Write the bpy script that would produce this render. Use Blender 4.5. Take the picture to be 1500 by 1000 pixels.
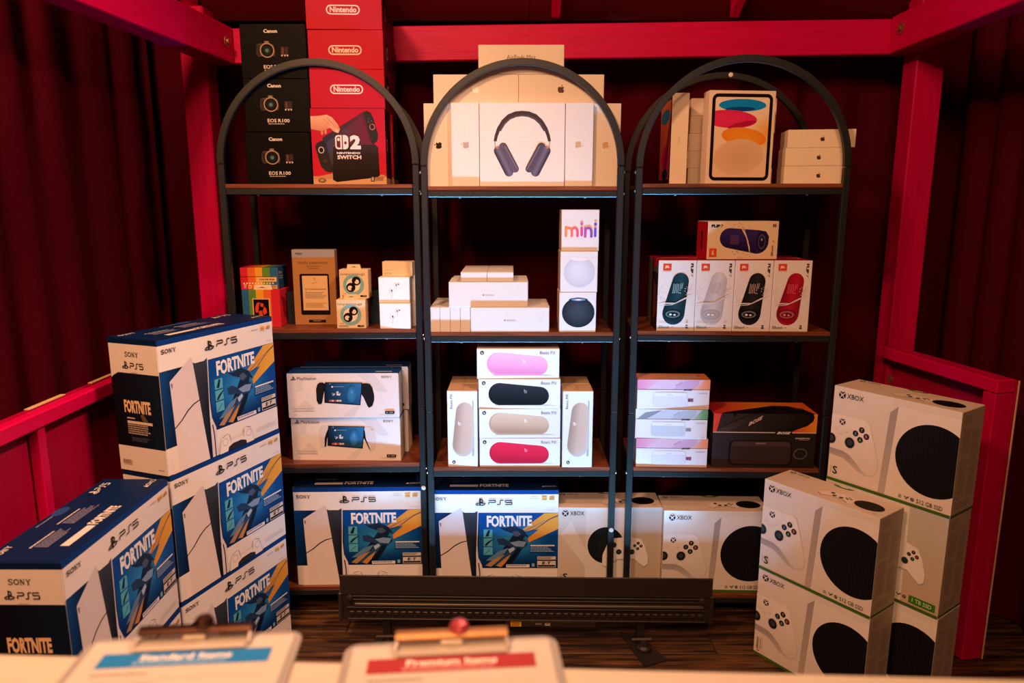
import bpy, bmesh, math, random
from mathutils import Vector, Matrix
from mathutils.geometry import tessellate_polygon
for o in list(bpy.data.objects): bpy.data.objects.remove(o)
S = bpy.context.scene
COL = S.collection
R = math.radians
rnd = random.Random(7)

# ------------------------------------------------------------------ camera, world, lights, exposure
cam_data = bpy.data.cameras.new('camera')
cam = bpy.data.objects.new('camera', cam_data); COL.objects.link(cam)
cam.location = (0, 0, 1.375)
cam.rotation_euler = (R(90) - 0.1873, 0, 0)
cam_data.sensor_width = 36; cam_data.lens = 25.107
cam_data.clip_start = 0.05
cam_data.dof.use_dof = True; cam_data.dof.focus_distance = 2.2; cam_data.dof.aperture_fstop = 3.2
S.camera = cam
W = bpy.data.worlds.new('world'); S.world = W; W.use_nodes = True
W.node_tree.nodes['Background'].inputs[0].default_value = (0.35, 0.10, 0.10, 1)
W.node_tree.nodes['Background'].inputs[1].default_value = 0.012
S.view_settings.view_transform = 'Standard'; S.view_settings.look = 'None'
S.view_settings.exposure = 0.0; S.view_settings.gamma = 1.0
S.view_settings.use_curve_mapping = False

def area(name, loc, target, sx, sy, power, color, spread=180, parent=None):
    l = bpy.data.lights.new(name, 'AREA'); l.shape = 'RECTANGLE'; l.size = sx; l.size_y = sy
    l.energy = power; l.color = color; l.spread = R(spread)
    o = bpy.data.objects.new(name, l); COL.objects.link(o); o.location = loc
    o.rotation_euler = (Vector(target) - Vector(loc)).to_track_quat('-Z', 'Y').to_euler()
    if parent: o.parent = parent
    return o
# the warm ceiling lamps of the hall, in front of and above the booth
area('booth_lamp', (-0.85, 0.50, 2.70), (0.1, 2.0, 0.8), 0.25, 0.25, 37, (1.0, 0.50, 0.235))
area('booth_spot', (0.45, 1.35, 2.35), (-0.85, 1.45, 0.60), 0.16, 0.16, 11, (1.0, 0.56, 0.38), 97)
area('hall_lamp', (-0.30, -1.20, 2.90), (0.0, 2.2, 0.9), 0.8, 0.6, 59, (1.0, 0.50, 0.235))

# beams of the light bar on the floor: spread in degrees, power, lean towards the shelves
LED = ((20, 4.6, .07), (55, 4.3, .15), (165, 3.0, .05))
# ------------------------------------------------------------------ helpers
def lin(c):
    return tuple((x / 12.92 if x <= 0.04045 else ((x + 0.055) / 1.055) ** 2.4) for x in c)
def hexc(h):
    return tuple(int(h[i:i+2], 16) / 255 for i in (0, 2, 4))
def C(c):
    return hexc(c) if isinstance(c, str) else c
def mix(a, b, t):
    a, b = C(a), C(b); t = max(0, min(1, t))
    return tuple(a[i] + (b[i] - a[i]) * t for i in range(3))

def mat(name, color=(0.8, 0.8, 0.8), rough=0.5, metal=0.0, attr=False, bump=0.0, bscale=60, var=0.0, sheen=0.0, spec=0.5):
    m = bpy.data.materials.new(name); m.use_nodes = True
    nt = m.node_tree; b = nt.nodes['Principled BSDF']
    b.inputs['Roughness'].default_value = rough; b.inputs['Metallic'].default_value = metal
    b.inputs['Specular IOR Level'].default_value = spec
    if sheen: b.inputs['Sheen Weight'].default_value = sheen
    tc = nt.nodes.new('ShaderNodeTexCoord')
    nz = nt.nodes.new('ShaderNodeTexNoise'); nz.inputs['Scale'].default_value = bscale; nz.inputs['Detail'].default_value = 3
    nt.links.new(tc.outputs['Object'], nz.inputs['Vector'])
    if attr:
        a = nt.nodes.new('ShaderNodeAttribute'); a.attribute_name = 'Col'
        src = a.outputs['Color']
    else:
        rgb = nt.nodes.new('ShaderNodeRGB'); rgb.outputs[0].default_value = (*lin(C(color)), 1); src = rgb.outputs[0]
    if var:
        hv = nt.nodes.new('ShaderNodeHueSaturation')
        mr = nt.nodes.new('ShaderNodeMapRange'); mr.inputs[1].default_value = 0.3; mr.inputs[2].default_value = 0.7
        mr.inputs[3].default_value = 1 - var; mr.inputs[4].default_value = 1 + var
        nt.links.new(nz.outputs['Fac'], mr.inputs[0]); nt.links.new(mr.outputs[0], hv.inputs['Value'])
        nt.links.new(src, hv.inputs['Color']); src = hv.outputs[0]
    nt.links.new(src, b.inputs['Base Color'])
    if bump:
        bp = nt.nodes.new('ShaderNodeBump'); bp.inputs['Strength'].default_value = bump; bp.inputs['Distance'].default_value = 0.002
        nt.links.new(nz.outputs['Fac'], bp.inputs['Height']); nt.links.new(bp.outputs[0], b.inputs['Normal'])
    return m

M = {}
M['print'] = mat('printed_card', attr=True, rough=0.5, spec=0.08, bscale=300, var=0.012)
M['card'] = mat('carton_board', attr=True, rough=0.5, spec=0.15, bscale=25, bump=0.08, var=0.015)
M['gloss'] = mat('glossy_carton', attr=True, rough=0.35, spec=0.12, bscale=18, bump=0.12, var=0.02)
M['steel'] = mat('black_powder_coat', (0.125, 0.13, 0.14), rough=0.45, metal=0.25, bscale=400, bump=0.15, var=0.05)
M['screw'] = mat('zinc_screw', (0.75, 0.74, 0.72), rough=0.3, metal=0.9, bscale=200, var=0.03)
M['cap'] = mat('white_plastic_cap', (0.9, 0.9, 0.92), rough=0.4, bscale=200, var=0.02)

def wood(name, c1, c2, axis='X', scale=6.0, stretch=14, rough=0.5, bump=0.25, dist=0.6, spec=0.5, lo=.35, hi=.65):
    m = bpy.data.materials.new(name); m.use_nodes = True; nt = m.node_tree; b = nt.nodes['Principled BSDF']
    b.inputs['Roughness'].default_value = rough; b.inputs['Specular IOR Level'].default_value = spec
    tc = nt.nodes.new('ShaderNodeTexCoord'); mp = nt.nodes.new('ShaderNodeMapping')
    s = [stretch, stretch, stretch]; s['XYZ'.index(axis)] = 1.0
    mp.inputs['Scale'].default_value = s
    geo = nt.nodes.new('ShaderNodeObjectInfo')
    vm = nt.nodes.new('ShaderNodeVectorMath'); vm.operation = 'ADD'
    cb = nt.nodes.new('ShaderNodeCombineXYZ'); ml = nt.nodes.new('ShaderNodeMath'); ml.operation = 'MULTIPLY'; ml.inputs[1].default_value = 37.0
    nt.links.new(geo.outputs['Random'], ml.inputs[0])
    for i in range(3): nt.links.new(ml.outputs[0], cb.inputs[i])
    nt.links.new(tc.outputs['Object'], vm.inputs[0]); nt.links.new(cb.outputs[0], vm.inputs[1])
    nt.links.new(vm.outputs[0], mp.inputs['Vector'])
    nz = nt.nodes.new('ShaderNodeTexNoise'); nz.inputs['Scale'].default_value = scale; nz.inputs['Detail'].default_value = 7
    nz.inputs['Roughness'].default_value = 0.62; nz.inputs['Distortion'].default_value = dist
    nt.links.new(mp.outputs[0], nz.inputs['Vector'])
    cr = nt.nodes.new('ShaderNodeValToRGB')
    cr.color_ramp.elements[0].position = lo; cr.color_ramp.elements[0].color = (*lin(C(c1)), 1)
    cr.color_ramp.elements[1].position = hi; cr.color_ramp.elements[1].color = (*lin(C(c2)), 1)
    nt.links.new(nz.outputs['Fac'], cr.inputs[0]); nt.links.new(cr.outputs[0], b.inputs['Base Color'])
    bp = nt.nodes.new('ShaderNodeBump'); bp.inputs['Strength'].default_value = bump; bp.inputs['Distance'].default_value = 0.003
    nt.links.new(nz.outputs['Fac'], bp.inputs['Height']); nt.links.new(bp.outputs[0], b.inputs['Normal'])
    return m
M['red_x'] = wood('red_painted_timber_x', 'c0044c', 'cc0654', 'X', 5, 16, rough=0.42, bump=0.35, spec=0.12)
M['red_y'] = wood('red_painted_timber_y', 'c6044c', 'd20654', 'Y', 5, 16, rough=0.42, bump=0.3, spec=0.12)
M['red_z'] = wood('red_painted_timber_z', 'b80446', 'c4064c', 'Z', 5, 16, rough=0.42, bump=0.3, spec=0.12)
M['red_ply'] = wood('red_painted_plywood', '9c0436', 'aa063c', 'Z', 3, 6, rough=0.5, bump=0.15, spec=0.12)
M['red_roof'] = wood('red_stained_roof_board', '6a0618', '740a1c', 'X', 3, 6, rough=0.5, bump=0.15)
M['raw_ply'] = wood('raw_plywood_edge', 'caa074', 'e0bd92', 'Z', 8, 20, rough=0.7)
M['shelf'] = wood('walnut_shelf_board', '5e2c1c', '8a4a30', 'X', 4, 18, rough=0.38, bump=0.12)
M['floor'] = wood('worn_dark_floorboard', '22140c', '8a5a32', 'X', 4.0, 15, rough=0.55, bump=0.5, dist=.15, lo=.42, hi=.80)
M['velvet'] = mat('crimson_velvet', (0.27, 0.010, 0.075), rough=0.9, bscale=120, bump=0.2, var=0.12, spec=0.05)

def link(name, me, m=None, parent=None, loc=(0, 0, 0)):
    o = bpy.data.objects.new(name, me); COL.objects.link(o); o.location = loc
    if m is not None and not me.materials:
        for x in (m if isinstance(m, (list, tuple)) else [m]): me.materials.append(x)
    if parent: o.parent = parent
    return o
def tag(o, label=None, cat=None, group=None, kind=None):
    if label: o['label'] = label
    if cat: o['category'] = cat
    if group: o['group'] = group
    if kind: o['kind'] = kind
    return o
def empty(name, loc=(0, 0, 0), yaw=0.0, label=None, cat=None, group=None, kind=None):
    o = bpy.data.objects.new(name, None); COL.objects.link(o); o.location = loc; o.rotation_euler = (0, 0, yaw)
    o.empty_display_size = 0.05
    return tag(o, label, cat, group, kind)
KIDS = {}
def dup(root, loc, yaw=0.0, label=None, group=None):
    r = root.copy(); COL.objects.link(r); r.location = loc; r.rotation_euler = (0, 0, yaw)
    if label: r['label'] = label
    if group: r['group'] = group
    for ch in list(root.children):
        if ch.type == 'LIGHT': continue
        c = ch.copy(); COL.objects.link(c); c.parent = r
        for g in ch.children:
            d = g.copy(); COL.objects.link(d); d.parent = c
    return r

class MB:
    """collects boxes, prisms and tubes, builds ONE mesh object; per-face colours go to the Col attribute"""
    def __init__(s): s.v = []; s.f = []; s.c = []
    def box(s, x0, x1, y0, y1, z0, z1, bev=0.0, col=None, mtx=None):
        """chamfered box; col: colour or dict with keys front back left right top bottom"""
        if x0 > x1: x0, x1 = x1, x0
        if y0 > y1: y0, y1 = y1, y0
        if z0 > z1: z0, z1 = z1, z0
        b = min(bev, (x1-x0)*.45, (y1-y0)*.45, (z1-z0)*.45)
        X = (x0, x1); Y = (y0, y1); Z = (z0, z1)
        def cc(k):
            if col is None: return (1, 1, 1)
            if isinstance(col, dict): return C(col.get(k, col.get('all', 'ffffff')))
            return C(col)
        n = len(s.v); faces = []
        if b <= 0:
            P = [(X[i], Y[j], Z[k]) for k in (0, 1) for j in (0, 1) for i in (0, 1)]
            for q, k in (((0, 1, 5, 4), 'front'), ((1, 3, 7, 5), 'right'), ((3, 2, 6, 7), 'back'), ((2, 0, 4, 6), 'left'), ((4, 5, 7, 6), 'top'), ((2, 3, 1, 0), 'bottom')):
                faces.append((q, k))
        else:
            P = []; idx = {}
            for i in (0, 1):
                for j in (0, 1):
                    for k in (0, 1):
                        sx = 1 - 2*i; sy = 1 - 2*j; sz = 1 - 2*k
                        for a in range(3):
                            p = [X[i] + sx*b, Y[j] + sy*b, Z[k] + sz*b]
                            p[a] = (X[i], Y[j], Z[k])[a]
                            idx[(i, j, k, a)] = len(P); P.append(tuple(p))
            def q(a, t, k): return
            faces = []
            for a, t, nm in ((0, 0, 'left'), (0, 1, 'right'), (1, 0, 'front'), (1, 1, 'back'), (2, 0, 'bottom'), (2, 1, 'top')):
                o = [x for x in range(3) if x != a]
                ring = []
                for u, w in ((0, 0), (1, 0), (1, 1), (0, 1)):
                    key = [0, 0, 0]; key[a] = t; key[o[0]] = u; key[o[1]] = w
                    ring.append(idx[(*key, a)])
                flip = (t == 0) != (a == 1)
                faces.append((tuple(ring[::-1] if flip else ring), nm))
            for a in range(3):          # edge chamfers along axis a
                o = [x for x in range(3) if x != a]
                for u in (0, 1):
                    for w in (0, 1):
                        k0 = [0, 0, 0]; k1 = [0, 0, 0]; k1[a] = 1
                        k0[o[0]] = k1[o[0]] = u; k0[o[1]] = k1[o[1]] = w
                        ring = [idx[(*k0, o[0])], idx[(*k1, o[0])], idx[(*k1, o[1])], idx[(*k0, o[1])]]
                        nm = {0: {0: 'left', 1: 'right'}, 1: {0: 'front', 1: 'back'}, 2: {0: 'bottom', 1: 'top'}}
                        faces.append((tuple(ring), nm[o[0]][u] if o[0] != 0 else nm[o[1]][w]))
            for i in (0, 1):
                for j in (0, 1):
                    for k in (0, 1):
                        faces.append(((idx[(i, j, k, 0)], idx[(i, j, k, 1)], idx[(i, j, k, 2)]), 'front' if j == 0 else 'back'))
            cx, cy, cz = (x0+x1)/2, (y0+y1)/2, (z0+z1)/2     # fix windings outward
            fx = []
            for q_, nm in faces:
                p = [Vector(P[i]) for i in q_]; nn = (p[1]-p[0]).cross(p[2]-p[0]); ce = sum(p, Vector())/len(p) - Vector((cx, cy, cz))
                fx.append((q_ if nn.dot(ce) > 0 else q_[::-1], nm))
            faces = fx
        for p in P: s.v.append(tuple(mtx @ Vector(p)) if mtx else p)
        for q_, nm in faces: s.f.append(tuple(n + i for i in q_)); s.c.append(cc(nm))
        return s
    def prism(s, pts, y0, y1, col='ffffff', axis='y'):
        n = len(s.v); k = len(pts)
        def mk(a, b, y): return {'y': (a, y, b), 'z': (a, b, y), 'x': (y, a, b)}[axis]
        for y in (y0, y1):
            for a, b in pts: s.v.append(mk(a, b, y))
        s.f.append(tuple(range(n, n+k))); s.f.append(tuple(range(n+2*k-1, n+k-1, -1)))
        for i in range(k):
            j = (i+1) % k; s.f.append((n+i, n+k+i, n+k+j, n+j))
        s.c += [C(col)] * (k + 2)
        return s
    def sweep(s, path, prof, closed=False, col='ffffff', up=None):
        """sweep a 2D profile (list of (a,b)) along a 3D path"""
        n = len(s.v); K = len(prof); N = len(path); P = [Vector(p) for p in path]
        pu = Vector(up) if up else None
        for i in range(N):
            t = (P[(i+1) % N] - P[i-1]) if closed else (P[min(i+1, N-1)] - P[max(i-1, 0)])
            t.normalize()
            u = pu if pu and abs(t.dot(pu)) < .98 else (Vector((0, 0, 1)) if abs(t.z) < .9 else Vector((0, 1, 0)))
            a = t.cross(u).normalized(); b = a.cross(t).normalized()
            for (x, y) in prof: s.v.append(tuple(P[i] + a*x + b*y))
        for i in range(N if closed else N-1):
            for j in range(K):
                i2 = (i+1) % N; j2 = (j+1) % K
                s.f.append((n+i*K+j, n+i*K+j2, n+i2*K+j2, n+i2*K+j)); s.c.append(C(col))
        if not closed:
            s.f.append(tuple(n+j for j in range(K))[::-1]); s.f.append(tuple(n+(N-1)*K+j for j in range(K))); s.c += [C(col)]*2
        return s
    def tube(s, path, r, k=8, closed=False, col='ffffff'):
        return s.sweep(path, [(r*math.cos(2*math.pi*i/k), r*math.sin(2*math.pi*i/k)) for i in range(k)], closed, col)
    def lathe(s, c, prof, k=16, col='ffffff', axis='z'):
        n = len(s.v); N = len(prof)
        for r, h in prof:
            for i in range(k):
                a = 2*math.pi*i/k; x, y = r*math.cos(a), r*math.sin(a)
                p = {'z': (x, y, h), 'y': (x, h, y), 'x': (h, x, y)}[axis]
                s.v.append((c[0]+p[0], c[1]+p[1], c[2]+p[2]))
        for i in range(N-1):
            for j in range(k):
                j2 = (j+1) % k; s.f.append((n+i*k+j, n+i*k+j2, n+(i+1)*k+j2, n+(i+1)*k+j)); s.c.append(C(col))
        s.f.append(tuple(n+j for j in range(k))[::-1]); s.f.append(tuple(n+(N-1)*k+j for j in range(k))); s.c += [C(col)]*2
        return s
    def mesh(s, name, m=None, smooth=False):
        me = bpy.data.meshes.new(name); me.from_pydata(s.v, [], s.f)
        at = me.color_attributes.new('Col', 'FLOAT_COLOR', 'CORNER')
        buf = []
        for p, c in zip(me.polygons, s.c): buf += [*lin(c), 1.0] * p.loop_total
        at.data.foreach_set('color', buf)
        bm = bmesh.new(); bm.from_mesh(me); bmesh.ops.recalc_face_normals(bm, faces=bm.faces); bm.to_mesh(me); bm.free()
        if smooth: me.polygons.foreach_set('use_smooth', [True]*len(me.polygons))
        if m is not None:
            for x in (m if isinstance(m, (list, tuple)) else [m]): me.materials.append(x)
        me.update(); return me
    def build(s, name, m, parent=None, loc=(0, 0, 0), smooth=False):
        return link(name, s.mesh(name, m, smooth), None, parent, loc)

# ------------------------------------------------------------------ flat print
GLY = {}; BASE = {}
def glyphs(txt, bold=0.0, shear=0.0):
    k = (txt, bold, shear)
    if k not in GLY:
        cu = bpy.data.curves.new('t', 'FONT'); cu.body = txt; cu.size = 1; cu.offset = bold; cu.shear = shear; cu.resolution_u = 2; cu.fill_mode = 'BOTH'
        ob = bpy.data.objects.new('t', cu); COL.objects.link(ob)
        dg = bpy.context.evaluated_depsgraph_get(); me = ob.evaluated_get(dg).to_mesh()
        me.calc_loop_triangles()
        v = [(p.co.x, p.co.y) for p in me.vertices]; t = [tuple(x.vertices) for x in me.loop_triangles]
        ob.evaluated_get(dg).to_mesh_clear(); bpy.data.objects.remove(ob); bpy.data.curves.remove(cu)
        xs = [p[0] for p in v]; ys = [p[1] for p in v]; x0, x1, y0, y1 = min(xs), max(xs), min(ys), max(ys)
        GLY[k] = ([((x-x0)/(x1-x0), (y-y0)/(y1-y0)) for x, y in v], t)
    return GLY[k]

class Print:
    """flat printing on one face of a carton. Drawing coordinates are src=(x0,y0,x1,y1), y down, stretched over the face of w x h metres"""
    def __init__(s, root, name, face, dims, src, z=0.0003, inset=0.0, card=True):
        s.root, s.name = root, name; w, d, h = dims
        s.O, s.U, s.V, s.N, s.w, s.h = {
            'front': (Vector((-w/2, -d/2, 0)), Vector((1, 0, 0)), Vector((0, 0, 1)), Vector((0, -1, 0)), w, h),
            'right': (Vector((w/2, -d/2, 0)), Vector((0, 1, 0)), Vector((0, 0, 1)), Vector((1, 0, 0)), d, h),
            'left': (Vector((-w/2, d/2, 0)), Vector((0, -1, 0)), Vector((0, 0, 1)), Vector((-1, 0, 0)), d, h),
            'top': (Vector((-w/2, -d/2, h)), Vector((1, 0, 0)), Vector((0, 1, 0)), Vector((0, 0, 1)), w, d)}[face]
        s.src = src; s.z = z; s.dz = 0.00004; s.V3 = []; s.F = []; s.CL = []; s.m = inset
        base = BASE.get(root.name)
        if base is not None and card:            # the unprinted card of this face
            c = base.get(face, base.get('all')) if isinstance(base, dict) else base
            x0, y0, x1, y1 = src; ex, ey = (x1-x0)*.0012/s.w, (y1-y0)*.0012/s.h
            s.rect(x0+ex, y0+ey, x1-ex, y1-ey, c)
    def uv(s, x, y):
        x0, y0, x1, y1 = s.src
        return ((x-x0)/(x1-x0)*s.w, (y1-y)/(y1-y0)*s.h)
    def tri(s, pts, cols):
        """one triangle in drawing coordinates, clipped to the face"""
        P = [(*s.uv(*p), *lin(C(c))) for p, c in zip(pts, cols)]
        m = s.m
        for ax, lim, sg in ((0, m, 1), (0, s.w-m, -1), (1, m, 1), (1, s.h-m, -1)):
            if all((p[ax]-lim)*sg >= 0 for p in P): continue
            Q = []
            for i in range(len(P)):
                a, b = P[i-1], P[i]; ia = (a[ax]-lim)*sg >= 0; ib = (b[ax]-lim)*sg >= 0
                if ia != ib:
                    t = (lim-a[ax])/(b[ax]-a[ax]); Q.append(tuple(a[j]+(b[j]-a[j])*t for j in range(5)))
                if ib: Q.append(b)
            P = Q
            if len(P) < 3: return
        n = len(s.V3)
        for p in P: s.V3.append(s.O + s.U*p[0] + s.V*p[1] + s.N*s.z); s.CL.append(p[2:])
        s.F.append(tuple(range(n, n+len(P))))
    def up(s): s.z += s.dz
    def poly(s, pts, col):
        f = col if callable(col) else (lambda x, y: col)
        for t in tessellate_polygon([[Vector((p[0], p[1], 0)) for p in pts]]):
            q = [pts[i] for i in t]; s.tri(q, [f(*p) for p in q])
        s.up(); return s
    def rect(s, x0, y0, x1, y1, col, nx=1, ny=1):
        f = col if callable(col) else (lambda x, y: col)
        if not callable(col): nx = ny = 1
        for i in range(nx):
            for j in range(ny):
                a, b = x0+(x1-x0)*i/nx, x0+(x1-x0)*(i+1)/nx; c, d = y0+(y1-y0)*j/ny, y0+(y1-y0)*(j+1)/ny
                q = [(a, c), (b, c), (b, d), (a, d)]; k = [f(*p) for p in q]
                s.tri(q[:3], k[:3]); s.tri([q[0], q[2], q[3]], [k[0], k[2], k[3]])
        s.up(); return s
    def ell(s, cx, cy, rx, ry, col, n=28, c1=None, hx=0, hy=0, rot=0.0):
        """ellipse; with c1 a radial blend from col (at the centre moved by hx,hy) to c1 (rim)"""
        cr, sr = math.cos(rot), math.sin(rot)
        def pt(a, k=1.0):
            x, y = rx*math.cos(a)*k, ry*math.sin(a)*k; ox, oy = hx*(1-k), hy*(1-k)
            x, y = x+ox, y+oy
            return (cx+x*cr-y*sr, cy+x*sr+y*cr)
        A = [2*math.pi*i/n for i in range(n)]
        if c1 is None:
            for i in range(n): s.tri([(cx, cy), pt(A[i]), pt(A[(i+1) % n])], [col]*3)
        else:
            ks = (0.0, .35, .65, .85, 1.0)
            for k0, k1 in zip(ks, ks[1:]):
                ca, cb = mix(col, c1, k0**1.6), mix(col, c1, k1**1.6)
                for i in range(n):
                    a, b = A[i], A[(i+1) % n]
                    s.tri([pt(a, k0), pt(a, k1), pt(b, k1)], [ca, cb, cb])
                    if k0: s.tri([pt(a, k0), pt(b, k1), pt(b, k0)], [ca, cb, ca])
        s.up(); return s
    def rr(s, x0, y0, x1, y1, r, col, n=5):
        """rounded rectangle"""
        pts = []
        for cx, cy, a0 in ((x1-r, y0+r, -90), (x1-r, y1-r, 0), (x0+r, y1-r, 90), (x0+r, y0+r, 180)):
            for i in range(n+1):
                a = R(a0+90*i/n); pts.append((cx+r*math.cos(a), cy+r*math.sin(a)))
        return s.poly(pts, col)
    def line(s, pts, wd, col, closed=False):
        P = [Vector((p[0], p[1])) for p in pts]; N = len(P); L = []; Rr = []
        for i in range(N):
            a = P[i-1] if (i or closed) else P[i]; b = P[(i+1) % N] if (i < N-1 or closed) else P[i]
            t = (b-a)
            if t.length < 1e-9: t = Vector((1, 0))
            t.normalize(); nn = Vector((-t.y, t.x)); 
            w_ = wd[i] if isinstance(wd, (list, tuple)) else wd
            L.append(P[i]+nn*w_/2); Rr.append(P[i]-nn*w_/2)
        f = col if callable(col) else (lambda x, y: col)
        for i in range(N if closed else N-1):
            j = (i+1) % N
            q = [tuple(L[i]), tuple(L[j]), tuple(Rr[j]), tuple(Rr[i])]; k = [f(*p) for p in q]
            s.tri(q[:3], k[:3]); s.tri([q[0], q[2], q[3]], [k[0], k[2], k[3]])
        s.up(); return s
    def ring(s, cx, cy, rx, ry, wd, col, n=28, a0=0, a1=360, rot=0):
        cl = a1-a0 >= 360
        m_ = n if cl else n+1
        pts = []
        for i in range(m_):
            a = R(a0+(a1-a0)*i/n); x, y = rx*math.cos(a), ry*math.sin(a)
            pts.append((cx+x*math.cos(rot)-y*math.sin(rot), cy+x*math.sin(rot)+y*math.cos(rot)))
        return s.line(pts, wd, col, cl)
    def text(s, txt, x0, y0, x1, y1, col, bold=0.0, shear=0.0, rot=0, warp=None):
        """text stretched over the box; rot 90: reads upward, -90: reads downward"""
        v, t = glyphs(txt, bold, shear)
        f = col if callable(col) else (lambda x, y: col)
        def pt(u, w):
            if rot == 90: p = (x0+(x1-x0)*(1-w), y1-(y1-y0)*u)
            elif rot == -90: p = (x0+(x1-x0)*w, y0+(y1-y0)*u)
            elif rot == 180: p = (x1-(x1-x0)*u, y0+(y1-y0)*w)
            else: p = (x0+(x1-x0)*u, y1-(y1-y0)*w)
            return warp(*p) if warp else p
        for a in t:
            q = [pt(*v[i]) for i in a]; s.tri(q, [f(*p) for p in q])
        s.up(); return s
    def micro(s, x0, y0, x1, y1, n, col, fill=.55, seed=1, vertical=False):
        """n rows of print too small to read, as broken bars"""
        g = random.Random(seed)
        for i in range(n):
            a = y0+(y1-y0)*i/n; b = a+(y1-y0)/n*fill; x = x0
            end = x1-(x1-x0)*g.random()*.25
            while x < end:
                l = (x1-x0)*(.04+.1*g.random()); e = min(x+l, end)
                if vertical: pass
                q = [(x, a), (e, a), (e, b), (x, b)]
                s.tri(q[:3], [col]*3); s.tri([q[0], q[2], q[3]], [col]*3); x = e+(x1-x0)*.015
        s.up(); return s
    def capsule(s, x0, y0, r0, x1, y1, r1, ca, cb=None, n=10, mid=None):
        """tapered capsule from (x0,y0,r0) to (x1,y1,r1); colour blends across from ca to cb (through mid)"""
        a = math.atan2(y1-y0, x1-x0); pts = []
        for i in range(n+1):
            t = a+math.pi/2+math.pi*i/n; pts.append((x0+r0*math.cos(t), y0+r0*math.sin(t)))
        for i in range(n+1):
            t = a-math.pi/2+math.pi*i/n; pts.append((x1+r1*math.cos(t), y1+r1*math.sin(t)))
        if cb is None: return s.poly(pts, ca)
        nx, ny = -math.sin(a), math.cos(a); rm = max(r0, r1)
        def f(x, y):
            k = (((x-x0)*nx+(y-y0)*ny)/rm+1)/2
            if mid is None: return mix(ca, cb, k)
            return mix(ca, mid, k*2) if k < .5 else mix(mid, cb, k*2-1)
        N = len(pts); half = n+1       # strips between the two sides
        for i in range(half-1 + 0):
            pass
        A = pts[:half]; B = pts[half:]
        ring_ = A + B
        ctr = ((x0+x1)/2, (y0+y1)/2)
        L0 = (x0+r0*math.cos(a+math.pi/2), y0+r0*math.sin(a+math.pi/2)); 
        # caps as fans, body as a grid
        for cx, cy, arc in ((x0, y0, A), (x1, y1, B)):
            for i in range(half-1):
                q = [(cx, cy), arc[i], arc[i+1]]; s.tri(q, [f(*p) for p in q])
        for i in range(6):
            u, w_ = -1+2*i/6, -1+2*(i+1)/6
            q = [(x0+nx*r0*u, y0+ny*r0*u), (x1+nx*r1*u, y1+ny*r1*u), (x1+nx*r1*w_, y1+ny*r1*w_), (x0+nx*r0*w_, y0+ny*r0*w_)]
            k = [f(*p) for p in q]; s.tri(q[:3], k[:3]); s.tri([q[0], q[2], q[3]], [k[0], k[2], k[3]])
        s.up(); return s
    def done(s, m='print'):
        me = bpy.data.meshes.new(s.name); me.from_pydata([tuple(v) for v in s.V3], [], s.F)
        at = me.color_attributes.new('Col', 'FLOAT_COLOR', 'POINT')
        buf = []
        for c in s.CL: buf += [c[0], c[1], c[2], 1.0]
        at.data.foreach_set('color', buf)
        flip = [p for p in me.polygons if p.normal.dot(s.N) < 0]
        if flip:
            bm = bmesh.new(); bm.from_mesh(me)
            for f in bm.faces:
                if f.normal.dot(s.N) < 0: f.normal_flip()
            bm.to_mesh(me); bm.free()
        me.materials.append(M[m])
        o = bpy.data.objects.new(s.name, me); COL.objects.link(o); o.parent = s.root
        return o

def carton(name, label, group, dims, col, loc, yaw=0.0, m='card', bev=0.0012, cat='box', lid=None, lid_h=0.0):
    """a closed carton: Empty at its base, body part (and lid part)"""
    w, d, h = dims
    r = empty(name, loc, yaw, label, cat, group); BASE[r.name] = dict(col) if isinstance(col, dict) else {'all': col}
    if lid: BASE[r.name]['top'] = lid
    b = MB(); b.box(-w/2, w/2, -d/2, d/2, 0, h-lid_h if lid else h, bev, col); b.build('carton', M[m], r)
    if lid:
        e = 0.0006
        l = MB(); l.box(-w/2-e, w/2+e, -d/2-e, d/2+e, h-lid_h, h, bev*1.6, lid); l.build('lid', M[m], r)
    return r
def at_front(xc, yf, d, yaw=0.0):
    """centre of a carton whose front face middle is at (xc, yf)"""
    return xc - math.sin(yaw)*d/2, yf + math.cos(yaw)*d/2

# ------------------------------------------------------------------ the booth: floor, half walls, posts, beams, roof
def beam(name, a, b, wd, ht, m, parent, off=0.5, bev=0.003):
    """box timber from point a to b (centre of its bottom face), width wd across, height ht"""
    a, b = Vector(a), Vector(b); t = (b-a); L = t.length; t.normalize()
    side = Vector((0, 0, 1)).cross(t) if abs(t.z) < .95 else Vector((1, 0, 0)); side.normalize(); up = t.cross(side)
    ax = {'X': 0, 'Y': 1, 'Z': 2}
    mt = Matrix((( t.x, side.x, up.x, a.x), (t.y, side.y, up.y, a.y), (t.z, side.z, up.z, a.z), (0, 0, 0, 1)))
    bb = MB(); bb.box(0, L, -wd*off, wd*(1-off), 0, ht, bev, None, mt)
    return bb.build(name, m, parent)
def bolt(parent, loc, axis, r=0.016):
    b = MB(); s = 1 if axis[0] == '+' else -1
    b.lathe(loc, [(r, 0), (r, s*.003), (r*.55, s*.0035), (r*.5, s*.010), (r*.15, s*.011)], 12, axis=axis[1])
    return b.build('bolt', M['old_bolt'], parent)
M['old_bolt'] = mat('worn_bolt', (0.62, 0.42, 0.32), rough=0.45, metal=0.7, bscale=120, var=0.2)

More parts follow.
